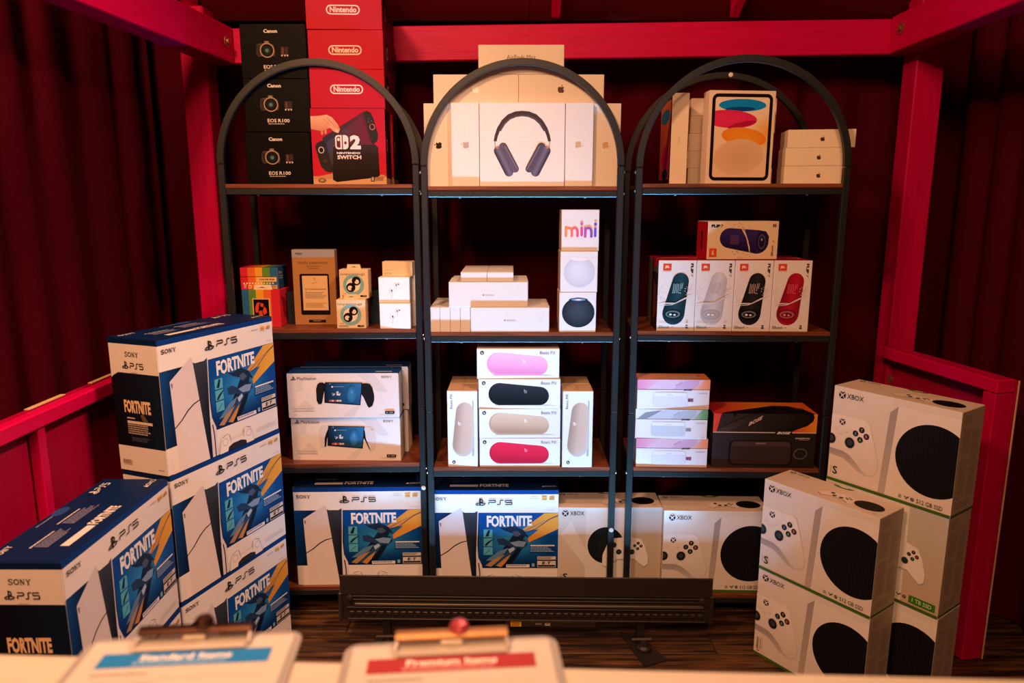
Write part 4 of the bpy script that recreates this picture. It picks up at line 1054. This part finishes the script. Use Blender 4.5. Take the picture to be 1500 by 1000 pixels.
# earplug cartons
d = (.092, .055, .0925)
def earplug(label, loc, yaw):
    r = carton('earplug_carton', label, 'earplug cartons with round window pictures', d, {'all': 'e2cba6'}, loc, yaw)
    p = Print(r, 'printed_front', 'front', d, (818, 237, 1027, 441))
    p.text('loop', 829, 258, 882, 282, '4a3c2e', bold=.0); p.text('earplugs', 886, 258, 1003, 282, '4a3c2e')
    p.ell(920, 345, 76, 75, '7fb0b4', 36); p.ell(918, 345, 50, 48, 'efe3cf', 30)
    p.ell(940, 317, 32, 32, '17120f', 24); p.ell(944, 322, 16, 16, 'e8d9c0', 18); p.ell(926, 308, 13, 15, '17120f', 14)
    p.ell(900, 362, 33, 33, '17120f', 24); p.ell(894, 366, 17, 17, 'e8d9c0', 18); p.ell(914, 374, 13, 14, '17120f', 14)
    p.text('Quiet', 842, 400, 866, 409, '6a5844'); p.micro(832, 417, 915, 433, 2, '8a765c', seed=2); p.rect(966, 417, 1012, 430, '17120f'); p.micro(986, 420, 1010, 427, 1, 'b8a284'); p.done()
    t = MB(); t.prism([(-.024, .0915), (-.022, .108), (.018, .108), (.022, .0915)], -.010, -.009, 'e2cba6'); t.build('hang_tab', M['card'], r)
    t = MB(); t.prism([(-.012, .0985), (-.005, .1000), (-.001, .1015), (.003, .1000), (.010, .0985), (.003, .0990), (-.005, .0990)], -.0108, -.0102, '17120f'); t.build('hang_slot', M['card'], r)
    return r
e0 = earplug('earplug carton standing at the front of the second board, lower of two', (*at_front(-.512, 2.250, d[1], R(2)), z), R(2))
dup(e0, (*at_front(-.505, 2.275, d[1], R(1)), z+d[2]+GAP+.0), R(1), 'earplug carton stacked on another, hanger tab at the top')
# keep the upper carton clear of the lower hanger tab
carton('small_carton', 'dark blue carton tucked between the earplug and earbud cartons', None, (.042, .06, .112), {'all': '1d2c3e', 'front': '24364a'}, (*at_front(-.450, 2.345, .06), z))
# earbud cartons
d = (.0975, .050, .0818); APW = {'all': 'ece6e2'}
def earbuds(label, loc, yaw=0.0):
    r = carton('earbud_carton', label, 'white earbud cartons', d, APW, loc, yaw)
    p = Print(r, 'printed_front', 'front', d, (1097, 305, 1320, 497))
    for cx, cy, s in ((1190, 404, 1), (1224, 362, .8)):
        p.ell(cx, cy, 20*s, 17*s, 'c9c6cc', 16, rot=-.6); p.ell(cx+2, cy-2, 15*s, 12*s, 'f4f2f4', 16, rot=-.6); p.ell(cx+1, cy, 6*s, 9*s, '45454c', 12, rot=-.2)
        p.line([(cx+4, cy+14*s), (cx+2, cy+38*s), (cx-1, cy+56*s)], 8*s, 'd4d1d6')
    p.ell(1240, 357, 7, 5, '6a5a5c', 10); p.done(); return r
b0 = earbuds('white earbud carton at the front of the second board, lower of the front two', (*at_front(-.371, 2.2425, d[1]), z))
dup(b0, (*at_front(-.372, 2.2445, d[1]), z+d[2]+GAP), 0, 'white earbud carton stacked on the front one')
dup(b0, (*at_front(-.3625, 2.2955, d[1]), z), 0, 'white earbud carton behind the front two, only its flank showing, lower one')
dup(b0, (*at_front(-.3625, 2.3025, d[1]), z+d[2]+GAP), 0, 'white earbud carton behind the front two, carrying a flat cream carton')
dd = (.0965, .05, .046)
r = carton('earbud_carton', 'flat cream earbud carton with small print on top of the white stack', 'white earbud cartons', dd, {'all': 'e6cfae'}, (*at_front(-.3645, 2.275, .05), z+2*(d[2]+GAP)))
p = Print(r, 'printed_front', 'front', dd, (1140, 172, 1348, 272)); p.micro(1152, 228, 1228, 232, 1, '9a8464'); p.text('AirPods', 1152, 244, 1204, 258, '5a4832'); p.micro(1152, 262, 1182, 266, 1, '8a7454'); p.done()

# watch cartons
z = ZL['M'][1]; A, B_, L_ = .0785, .0300, .2450
WC = {'all': 'd8d3d2'}; SWt = 'long white watch cartons piled on the second board'
def watch_word(p, cx, cy):
    apple_mark(p, cx-14, cy-1, 6.5, '8d8680'); p.text('WATCH', cx-9, cy-2.6, cx+18, cy+2.6, '8d8680', bold=.02)
ordn = ('first', 'second', 'third', 'fourth', 'fifth', 'sixth', 'seventh')
dv = (B_+.0012, L_-.01, A)
for k in range(4):
    carton('watch_carton', f'slim white watch carton on edge, {ordn[k]} from the left post', SWt, dv, WC, (-.241+k*(B_+.0018), 2.206+dv[1]/2, z))
def watch_rows(n, xc, yf, zb, where):
    dh = (L_, B_, A)
    for k in range(n):
        xo = xc+(0, .002, -.001, .0015, -.002, .001, 0)[k]
        lab = f'long white watch carton with grey lettering at the front of the {where}' if k == 0 else f'long white watch carton, {ordn[k]} from the front in the {where}'
        q = carton('watch_carton', lab, SWt, dh, WC, (xo, yf+dh[1]/2+k*(B_+.0006), zb))
        if k == 0:
            p = Print(q, 'printed_front', 'front', dh, (0, 0, 245, 78.5)); watch_word(p, 121, 41); p.done()
watch_rows(7, -.0065, 2.2016, z, 'bottom row')
watch_rows(7, -.0735, 2.2045, z+A+GAP, 'upper row')
for k in range(2):
    dt = (.0812, L_, B_)
    q = carton('watch_carton', ('white watch carton lying on top of the pile, left of two', 'white watch carton lying on top of the pile, right of two')[k], SWt, dt, WC, (-.118+k*.0818, 2.206+L_/2, z+2*(A+GAP)))
    p = Print(q, 'printed_top', 'top', dt, (0, 0, 81, 245)); apple_mark(p, 41, 122, 16, 'fbf3ea'); p.done()

# round speaker cartons
SPH = (.1145, .1145, .1255); SR = 'square round-speaker cartons in a column'
def ball_carton(label, loc, kind):
    r = carton('speaker_carton', label, SR, SPH, {'all': 'dcd9dc', 'left': 'c9a890'}, loc)  # left flank of the white card has its shade put into the colour
    p = Print(r, 'printed_front', 'front', SPH, (960, 72, 1212, 355) if kind == 'word' else ((957, 360, 1203, 632) if kind == 'pale' else (955, 637, 1190, 898)))
    if kind == 'word':
        def g(x, y): return mix(mix('f0913e', 'd2509a', (x-980)/110), '4a4fd0', max(0, (x-1090)/105)) if x < 1090 else mix('d2509a', '5a50c8', (x-1090)/105)
        p.text('HomePod', 985, 160, 1052, 168, 'd5cbd0')
        t = 17
        def stem(x, y0, y1): p.line([(x, y0), (x, y1)], t, g); p.ell(x, y0, t/2, t/2, g(x, y0), 12); p.ell(x, y1, t/2, t/2, g(x, y1), 12)
        def hump(xa, xb, y1):
            p.line([(xa, 210), (xa+6, 200), ((xa+xb)/2, 195), (xb-8, 200), (xb, 215)], t, g); stem(xb, 215, y1)
        stem(989, 190, 250); hump(989, 1029, 250); hump(1029, 1067, 250)
        stem(1095, 196, 244); p.ell(1095, 166, 10, 10, g(1095, 166), 14)
        stem(1119, 196, 254); hump(1119, 1160, 254)
        stem(1186, 200, 250); p.ell(1187, 168, 10, 10, g(1187, 168), 14)
    elif kind == 'pale':
        p.ell(1083, 498, 103, 101, 'd6d6e2', 40, c1='bfc0ce', hx=-10, hy=-25); p.ell(1083, 410, 58, 12, 'e4dfe8', 24); p.ell(1083, 408, 40, 7, 'eadbe2', 20)
    else:
        p.ell(1076, 768, 104, 98, '3d4552', 40, c1='1e2531', hx=0, hy=-20); p.ell(1076, 684, 60, 12, '2a2f3a', 24); p.ell(1076, 684, 46, 8, 'a47fc4', 20, c1='4f9fc0'); p.ell(1076, 685, 20, 4, 'e4d6ee', 14)
    p.done(); return r
h = SPH[2]+GAP
ball_carton('white carton with a dark ball speaker picture at the bottom of the column', (.2045, 2.2018+SPH[1]/2, z), 'dark')
ball_carton('white carton with a pale ball speaker picture in the middle of the column', (.2065, 2.202+SPH[1]/2, z+h), 'pale')
ball_carton('white carton with the colourful word mini, topmost of the column', (.2085, 2.2036+SPH[1]/2, z+2*h), 'word')

# bottle speaker cartons
yw = YAW['R']; z = ZL['R'][1]; JB = (.1155, .105, .2195); SJ = 'white and red bottle-speaker cartons'
JC = {'all': 'e4dcdb', 'top': 'b0182a', 'back': 'b0182a', 'right': 'd8cfcd', 'left': '5a4a48'}
def jbl_art(p, body, dark, logo, lt):
    """one bottle speaker with splash; coordinates of the upright front"""
    p.capsule(440, 498, 56, 400, 706, 76, mix(body, dark, .75), mix(body, dark, .85), mid=body)
    p.poly([(324, 700), (478, 700), (470, 735), (440, 762), (395, 768), (340, 745), (326, 722)], mix(body, dark, .5))
    p.ell(397, 712, 64, 34, mix(body, dark, .9), 26); p.ell(396, 712, 50, 24, mix('9aa0a6', body, .45), 22); p.ell(395, 713, 38, 15, dark, 20); p.ell(380, 714, 10, 7, lt, 12); p.ell(408, 716, 9, 6, lt, 12)
    for k, (a, b_) in enumerate(((512, 572), (515, 574), (512, 574), (515, 572), (510, 560), (508, 545))):
        x = 390+k*11+(4 if k > 3 else 0); p.line([(x+6, a), (x, b_)], 4.5, logo)
    p.line([(386, 572), (400, 572)], 4, logo); p.line([(426, 570), (446, 575)], 5, logo)
    for pts, w_ in (([(296, 655), (350, 640), (410, 640), (470, 610), (525, 588)], [3, 9, 6, 10, 3]), ([(330, 655), (390, 648), (450, 622), (500, 600)], [2, 5, 4, 2]), ([(485, 575), (510, 545), (520, 520)], [6, 4, 2]), ([(300, 610), (330, 630)], [4, 2]), ([(490, 560), (530, 565)], [4, 2])):
        p.line(pts, w_, 'd6ccd0')
    g = random.Random(4)
    for k in range(26): p.ell(g.uniform(292, 345) if k % 2 else g.uniform(470, 530), g.uniform(520, 660), g.uniform(1.5, 4), g.uniform(1.5, 4), 'b9aeb2' if k % 3 else 'f2eeee', 7)
def jbl(label, loc, yaw, cols):
    r = carton('speaker_carton', label, SJ, JB, JC, loc, yaw)
    p = Print(r, 'printed_front', 'front', JB, (288, 362, 545, 824))
    p.rect(318, 383, 375, 428, 'd8472c'); p.text('JBL', 330, 396, 362, 415, 'f6d9c8', bold=.05); p.micro(318, 431, 375, 437, 1, 'd99a88')
    p.text('FLIP', 505, 382, 523, 446, '26201f', bold=.06, rot=-90); p.text('7', 507, 450, 522, 470, '4a4240', rot=-90)
    jbl_art(p, *cols)
    p.ring(308, 794, 5, 8, 3, '2a2c36', 12); p.text('Bluetooth', 318, 786, 372, 803, '2a2c36'); p.micro(384, 794, 398, 799, 1, '8a8488'); p.rect(486, 780, 500, 788, '4a4444'); p.rect(484, 793, 502, 803, '4a4444'); p.done()
    p = Print(r, 'printed_side', 'left', JB, (0, 0, 105, 220)); p.rect(2, 40, 103, 218, '2a1d1e'); p.poly([(20, 60), (70, 80), (90, 160), (30, 200)], '6a2a2a'); p.poly([(0, 0), (105, 0), (105, 12), (0, 30)], 'b0182a'); p.done()
    b = MB(); b.box(-.03, .03, -.004, .004, JB[2], JB[2]+.0012, .0004, '3a1016'); b.build('ribbon_handle', M['card'], r)
    return r
jc = (('1f4450', '0c1e26', '8fb2ba', 'cfdadd'), ('d2cacb', 'a79fa1', 'b9a3a4', 'f4f0f0'), ('2a2627', '0d0b0c', 'b89a94', 'e0d8d8'), ('b51a33', '6d0e1e', 'd8566a', 'e0808c'))
jl = ('bottle speaker carton picturing a teal speaker, first in the row', 'bottle speaker carton picturing a pale grey speaker', 'bottle speaker carton picturing a black speaker, upright in the row', 'bottle speaker carton picturing a red speaker, last in the row')
for k in range(4):
    x = .507+k*.1163; jbl(jl[k], (*at_front(x, 2.183-(x-.68)*math.tan(-yw)*1.0, JB[1], yw), z), yw, jc[k])
for k in range(4):
    x = .513+k*.1163; q = carton('speaker_carton', ('red topped bottle speaker carton in the back row, behind the teal one', 'red topped bottle speaker carton in the back row, behind the pale one', 'red topped bottle speaker carton in the back row, behind the black one', 'red topped bottle speaker carton in the back row, behind the red one')[k], SJ, JB, JC, (*at_front(x, 2.183-(x-.68)*math.tan(-yw)+.1065, JB[1], yw), z), yw)
    b = MB(); b.box(-.03, .03, -.004, .004, JB[2], JB[2]+.0012, .0004, '3a1016'); b.build('ribbon_handle', M['card'], q)
dj = (.2195, .105, .1155)
r = carton('speaker_carton', 'bottle speaker carton lying across the row, picturing a violet speaker', SJ, dj, {'all': 'e4cdb4', 'left': 'b0182a', 'top': 'd8c3ad', 'right': 'b0182a'}, (*at_front(.705, 2.20, dj[1], R(3)), z+JB[2]+.0018), R(3))
p = Print(r, 'printed_front', 'front', dj, (570, 108, 1045, 352))
p.capsule(715, 215, 64, 905, 240, 76, '3a2a6e', '1c1440', mid='2c2060'); p.poly([(905, 164), (960, 172), (982, 205), (980, 255), (950, 300), (905, 316)], '2a1e5a'); p.ell(935, 240, 36, 62, '1a1238', 26); p.ell(935, 238, 27, 50, '463a6a', 22); p.ell(935, 240, 18, 36, '1f1640', 20); p.ell(934, 225, 5, 9, 'a99ac0', 10)
for k in range(6): p.line([(722, 200+k*10), (780, 202+k*10)], 4, '6a4a7a')
for pts, w_ in (([(790, 112), (800, 160), (830, 210), (850, 270), (858, 315)], [3, 8, 6, 9, 3]), ([(805, 112), (815, 170), (845, 240)], [3, 5, 2]), ([(740, 130), (790, 135)], [4, 2]), ([(790, 310), (850, 322), (860, 345)], [2, 5, 2])): p.line(pts, w_, 'd9c3b8')
g = random.Random(2)
for k in range(18): p.ell(g.uniform(735, 870), g.choice((g.uniform(115, 150), g.uniform(300, 345))), g.uniform(1.5, 4), g.uniform(1.5, 4), '8a6a62', 7)
p.text('FLIP', 591, 128, 650, 146, '1c1414', bold=.06); p.text('7', 652, 128, 668, 146, '4a3a34'); p.rect(583, 280, 632, 334, 'd8472c'); p.text('JBL', 600, 290, 618, 325, 'f2c6a6', bold=.05, rot=90)
p.text('Bluetooth', 1000, 262, 1014, 314, '2a2c36', rot=90); p.ring(1007, 322, 6, 6, 3, '2a2c36', 12); p.micro(1008, 232, 1018, 244, 1, '7a6a5e'); p.rect(1003, 126, 1012, 144, '4a3a34'); p.rect(1016, 124, 1024, 144, '4a3a34'); p.done()
p = Print(r, 'printed_side', 'left', dj, (0, 0, 105, 115)); p.rr(44, 30, 58, 88, 6, '3a0c14'); p.done()

# ------------------------------------------------------------------ third boards
# handheld streaming player cartons
yw = YAW['L']; z = ZL['L'][2]; PT = (.362, .085, .1505); SP = 'white and blue handheld player cartons'
def portal(label, loc, yaw, grip, gripd, dark=True):
    r = carton('player_carton', label, SP, PT, {'all': 'e6e1e3', 'right': 'd9c3a8'}, loc, yaw, lid='16407e', lid_h=.0055)
    p = Print(r, 'printed_front', 'front', PT, (130, 196, 918, 514), z=.0009)
    p.rect(132, 206, 916, 513, 'e6e2e6')
    for pts in ([(195, 210), (330, 210), (330, 250), (240, 250), (240, 325), (195, 325)], [(620, 205), (745, 205), (840, 330), (770, 330)], [(200, 440), (255, 385), (310, 440), (280, 470)], [(520, 505), (590, 440), (640, 430), (590, 505)]): p.poly(pts, 'dad6dc')
    ps_mark(p, 156, 219, 196, 249, INK); p.text('PlayStation', 203, 224, 337, 250, '26262c', bold=.005); slab_word(p, 797, 218, 872, 232, '3a3a40')
    p.poly([(345, 275), (362, 262), (384, 262), (400, 272), (414, 262), (410, 300), (394, 316), (384, 350), (374, 400), (366, 416), (345, 416), (334, 390), (334, 310)], grip)
    p.poly([(655, 270), (690, 268), (716, 274), (732, 300), (743, 350), (742, 390), (728, 430), (702, 444), (692, 430), (668, 372), (652, 345), (640, 330)], grip)
    if not dark:
        p.poly([(400, 280), (414, 266), (408, 310), (388, 350), (378, 410), (366, 416), (370, 350), (384, 310)], '16161c'); p.poly([(655, 278), (664, 300), (668, 350), (700, 442), (690, 430), (666, 374), (650, 345)], '16161c'); p.line([(706, 282), (726, 290)], 3, '6a666c')
    p.poly([(400, 260), (662, 264), (656, 330), (642, 425), (388, 406), (392, 330)], '0e1420')
    p.poly([(406, 266), (655, 269), (650, 330), (636, 418), (394, 400), (398, 330)], lambda x, y: mix('0d1c38', '2a78b8', max(0, (x-400)/300+(360-y)/420)))
    p.micro(428, 270, 440, 275, 1, 'b9cfe4'); p.rect(443, 288, 454, 298, 'dfe8f2')
    for k in range(6): p.rect(462+k*12, 289, 468+k*12, 294, '8fb0d0')
    g = random.Random(6)
    for k in range(12): p.ell(g.uniform(432, 512), g.uniform(322, 358), g.uniform(3, 9), g.uniform(3, 7), mix('dfe6f0', '6a86a8', g.random()*.6), 9)
    for k, c in enumerate(('c05a5a', 'd8b0a0', 'b6484e', 'd9d0c0', 'c9c4b0')): p.rect(422+k*18, 385, 438+k*18, 398, c)
    p.ell(585, 345, 34, 60, '3a86c0', 20, c1='2468a4', rot=.1); p.ell(585, 330, 10, 16, '5aa0d0', 14, c1='3a86c0')
    p.text('PlayStation Portal', 168, 439, 312, 453, 'aaa4a6'); p.micro(168, 459, 322, 468, 1, 'b4aeb0', seed=3); p.micro(170, 486, 190, 494, 1, 'c9c0b8')
    p.rr(816, 466, 884, 487, 5, '131316'); p.text('4K', 824, 471, 838, 482, 'c9c4c4'); p.text('HDR', 846, 471, 876, 482, 'c9c4c4'); p.micro(776, 490, 884, 496, 1, 'bdb4ae'); p.done()
    p = Print(r, 'printed_top', 'top', PT, (0, 0, 362, 85), z=.0009); p.rect(286, 66, 340, 74, 'c9c4cc'); p.done()
    return r
h = PT[2]+GAP
portal('handheld player carton picturing white grips, lower of the front two', (*at_front(-.5505, 2.268, PT[1], R(-1)), z), R(-1), 'd9d4d8', 'b6b0b4', False)
q = portal('handheld player carton picturing black grips, upper of the front two', (*at_front(-.5505, 2.258, PT[1], R(1)), z+h), R(1), '1b1c22', '33343c')
dup(q, (*at_front(-.538, 2.268+.090, PT[1], R(-1)), z), R(-1), 'handheld player carton behind the front two, lower one, pale flank showing')
dup(q, (*at_front(-.533, 2.258+.096, PT[1], R(1)), z+h), R(1), 'handheld player carton behind the front two, upper one, set back under the board')

# pill speaker cartons
z = ZL['M'][2]; BP = (.2605, .098, .0975); SB_ = 'white pill-speaker cartons with coloured speaker pictures'
def b_mark(p, cx, cy, r, col, bg=None):
    if bg: p.ell(cx, cy, r, r, bg, 18); r *= .55
    p.ring(cx+r*.1, cy+r*.35, r*.55, r*.55, r*.35, col, 16); p.line([(cx-r*.45, cy-r*.9), (cx-r*.45, cy+r*.3)], r*.38, col)
def pill(label, loc, yaw, cols):
    r = carton('speaker_carton', label, SB_, BP, {'all': 'e2e2e8', 'top': 'd9c6b4'}, loc, yaw)
    p = Print(r, 'printed_front', 'front', BP, (312, 93, 861, 291))
    hi, mid_, lo = cols
    p.poly([(420, 264), (780, 262), (835, 270), (420, 270)], 'b9b9c2')
    p.capsule(452, 193, 74, 724, 205, 61, mix(mid_, lo, .4), mix(lo, mid_, .5)); p.capsule(458, 188, 68, 728, 202, 56, hi, lo, mid=mid_)
    b_mark(p, 626, 173, 13, mix(hi, 'ffffff', .5)); b_mark(p, 347, 120, 13, 'e8e8ee', '17171b'); p.text('Beats Pill', 731, 110, 832, 130, '5a5a62'); p.done(); return r
PC = {'pink': ('f0b4d8', 'eaa0cc', 'd57fb2'), 'black': ('2e3038', '1e2027', '121319'), 'tan': ('d9bda8', 'cbaa94', 'a88670'), 'red': ('e02a4c', 'd31f42', 'a81532')}
h = BP[2]+GAP
for k, (nm, dx, a_, lab) in enumerate((('red', .0255, 0, 'white speaker carton picturing a red pill speaker, lowest of four'), ('tan', .0245, .4, 'white speaker carton picturing a tan pill speaker lying level'), ('black', .0240, -.3, 'white speaker carton picturing a black pill speaker'), ('pink', .0195, -.15, 'white speaker carton picturing a pink pill speaker, topmost of four'))):
    pill(lab, (dx, 2.203+BP[1]/2+(.0008 if k == 3 else 0), z+k*h), R(a_), PC[nm])
BV = (.0965, .0985, .2545)
def pill_up(label, loc, yaw=0.0):
    r = carton('speaker_carton', label, SB_, BV, {'all': 'e2e2e8', 'top': 'c9a688'}, loc, yaw)
    p = Print(r, 'printed_front', 'front', BV, (115, 373, 325, 880))
    p.poly([(290, 430), (300, 440), (300, 800), (286, 810)], 'a9a9b4'); p.capsule(222, 735, 74, 236, 512, 62, 'b9aeb2', 'c6bfc4'); p.capsule(216, 730, 66, 238, 508, 60, 'a08678', 'd0b8aa', mid='cbaea0')
    b_mark(p, 198, 586, 13, 'efe4dc'); b_mark(p, 157, 847, 12, 'e8e8ee', '17171b'); p.text('Beats Pill', 134, 396, 152, 490, '5a5a62', rot=90); p.done()
    p = Print(r, 'printed_top', 'top', BV, (0, 0, 96, 98)); p.text('Beats', 40, 20, 52, 76, 'a5805e', rot=90); p.line([(10, 10), (10, 88)], 1, 'a8845f'); p.done()
    return r
u0 = pill_up('white speaker carton on end picturing a tan pill speaker, left of the four', (-.1580, 2.203+BV[1]/2, z), R(-1.2))
dup(u0, (.2105, 2.200+BV[1]/2, z), 0, 'white speaker carton on end picturing a tan pill speaker, right of the four')
dup(u0, (-.1575, 2.305+BV[1]/2, z), 0, 'white speaker carton on end, behind the left one')
dup(u0, (.2095, 2.302+BV[1]/2, z), 0, 'white speaker carton on end, behind the right one')

# soundbox cartons
yw = YAW['R']; z = ZL['R'][2]; BS = (.2275, .085, .0965); SBo = 'small white speaker cartons with a picture band'
def bose_word(p, x0, y0, x1, y1, col): p.text('BOSE', x0, y0, x1, y1, col, bold=.035, shear=.4)
def small_bose(label, loc, yaw, warm):
    r = carton('speaker_carton', label, SBo, BS, {'all': 'e6e1ea', 'top': 'c98a62', 'left': 'dcd4dc', 'bottom': 'b9a08c'}, loc, yaw)
    p = Print(r, 'printed_front', 'front', BS, (150, 172, 637, 375))
    if warm: p.rect(150, 172, 637, 240, lambda x, y: mix(mix('d98ab0', 'e9cede', (x-150)/230), 'f0916a', max(0, (x-470)/160)), 12, 2)
    else: p.rect(150, 172, 637, 240, lambda x, y: mix(mix('e2e0ea', 'd9d6e2', (x-150)/230), '5f9a66', max(0, (x-500)/120)), 12, 2)
    p.poly([(205, 240), (290, 190), (360, 172), (600, 172), (560, 215), (520, 240)], 'ddb8d0' if warm else 'c3c2d0'); p.poly([(380, 240), (470, 180), (560, 176), (560, 205), (520, 240)], 'cfa6ca' if warm else 'b2b2c2'); p.line([(405, 215), (450, 188)], 7, 'b58aa8' if warm else '9a9aac')
    if not warm: p.poly([(160, 240), (215, 195), (330, 176), (250, 225), (220, 240)], '8a8c9c')
    p.line([(150, 240), (637, 240)], 3, '4a4048'); bose_word(p, 460, 235, 520, 247, '1c181c')
    p.text('SOUNDLINK FLEX', 557, 259, 621, 268, '8a8490'); p.rr(254, 257, 492, 360, 24, 'd3cddb'); p.rr(258, 262, 488, 356, 20, 'dcd5e2' if warm else 'c6c8d6'); p.rr(262, 262, 484, 284, 10, 'e9e4ee'); p.rect(350, 274, 392, 278, 'c2bccb')
    p.rect(492, 302, 528, 322, '7a3a6e' if warm else '8a8c9a'); 
    if warm: p.rect(506, 306, 524, 318, 'a8527e')
    p.micro(598, 360, 620, 365, 1, 'a9a2ac'); p.done()
    p = Print(r, 'printed_top', 'top', BS, (0, 0, 227, 85)); p.rect(0, 0, 227, 85, (lambda x, y: mix('e0a090', 'd9783c', x/227)) if warm else (lambda x, y: mix('d9cfd0', '9ab48a', x/227)), 8, 1); p.poly([(30, 85), (90, 40), (200, 20), (210, 50), (150, 85)], 'c99a86' if warm else 'b9b4b4'); p.rect(196, 30, 206, 38, '2a1a16'); p.done()
    return r
h = BS[2]+GAP
small_bose('small white speaker carton with pink band, lowest of three', (*at_front(.5135, 2.1895, BS[1], R(-2)), z), R(-2), True)
small_bose('small white speaker carton with grey and green band, between the pink banded ones', (*at_front(.5080, 2.1885, BS[1], R(-3)), z+h), R(-3), False)
small_bose('small white speaker carton with pink and orange band, topmost of three', (*at_front(.5110, 2.1895, BS[1], R(-2)), z+2*h), R(-2), True)
BB = (.326, .135, .180)
r = carton('speaker_carton', 'large charcoal speaker carton with an orange picture band', None, BB, {'all': '2a2626', 'top': 'cf5a2c', 'left': '1d1a1b'}, (*at_front(.806, 2.186, BB[1], R(-2)), z), R(-2))
p = Print(r, 'printed_front', 'front', BB, (150, 235, 1400, 890))
p.rect(150, 235, 1400, 460, lambda x, y: mix(mix('e8503e', 'c22a30', (x-150)/400), 'e8922c', max(0, (x-1000)/380)), 14, 4)
p.poly([(245, 232), (1350, 232), (1366, 270), (1355, 320), (1290, 375), (1180, 415), (1080, 455), (195, 455), (200, 420), (225, 320)], lambda x, y: mix('3a3232', '161213', (x-200)/500))
p.poly([(195, 442), (200, 420), (640, 232), (900, 232), (560, 330), (330, 455), (195, 455)], lambda x, y: mix('2a2424', '4a3e3e', (y-232)/220)); p.line([(198, 432), (290, 380), (440, 310), (620, 240)], 6, '120e0f'); p.ell(405, 250, 22, 16, '171314', 16)
def wp(x, y): return (x, y-(x-570)*.45+70)
p.text('BOSE', 575, 296, 745, 338, 'd8b9a4', bold=.035, shear=.3, warp=lambda x, y: (x, y+48-(x-575)*.53))
p.rect(150, 455, 1400, 466, 'cdbcb4'); p.rect(152, 466, 1398, 888, lambda x, y: mix('37323a', '272220', (x-150)/700), 6, 1); p.rect(905, 446, 1110, 480, '1c1718'); bose_word(p, 925, 448, 1095, 478, 'f0e2d6')
p.rr(350, 555, 1128, 862, 70, '1d1718'); p.rr(376, 570, 1105, 845, 56, '3d2f2f'); p.rr(390, 570, 1092, 640, 30, '4a3838'); p.rr(376, 625, 1105, 845, 50, '382b2b'); p.rect(680, 586, 800, 600, '8a7470')
p.ring(1225, 715, 78, 60, 13, '4a4040', 24, rot=-.2)
g = random.Random(5)
for k in range(20): a = 2*math.pi*k/20; p.line([(1225+70*math.cos(a), 715+52*math.sin(a)), (1225+86*math.cos(a+.1), 715+68*math.sin(a+.1))], 4, '8a7c78')
p.text('SOUNDLINK PLUS', 1152, 517, 1326, 534, 'd9c4b4', bold=.04); p.micro(1196, 542, 1322, 552, 1, 'a9968a'); p.done()
p = Print(r, 'printed_top', 'top', BB, (0, 0, 326, 135)); p.rect(0, 0, 326, 135, lambda x, y: mix(mix('d02c3a', 'd9822c', min(1, x/150)), 'd9622c', max(0, (x-200)/126)), 12, 1)
p.poly([(24, 135), (40, 120), (150, 70), (215, 40), (262, 44), (300, 80), (318, 135)], '171213'); p.micro(270, 66, 306, 86, 2, '5a3a2a'); p.done()
p = Print(r, 'printed_side', 'left', BB, (0, 0, 135, 180)); p.poly([(90, 50), (120, 60), (112, 150), (100, 170), (94, 120)], '4a3a3a'); p.micro(100, 70, 125, 160, 6, '6a5c58'); p.done()
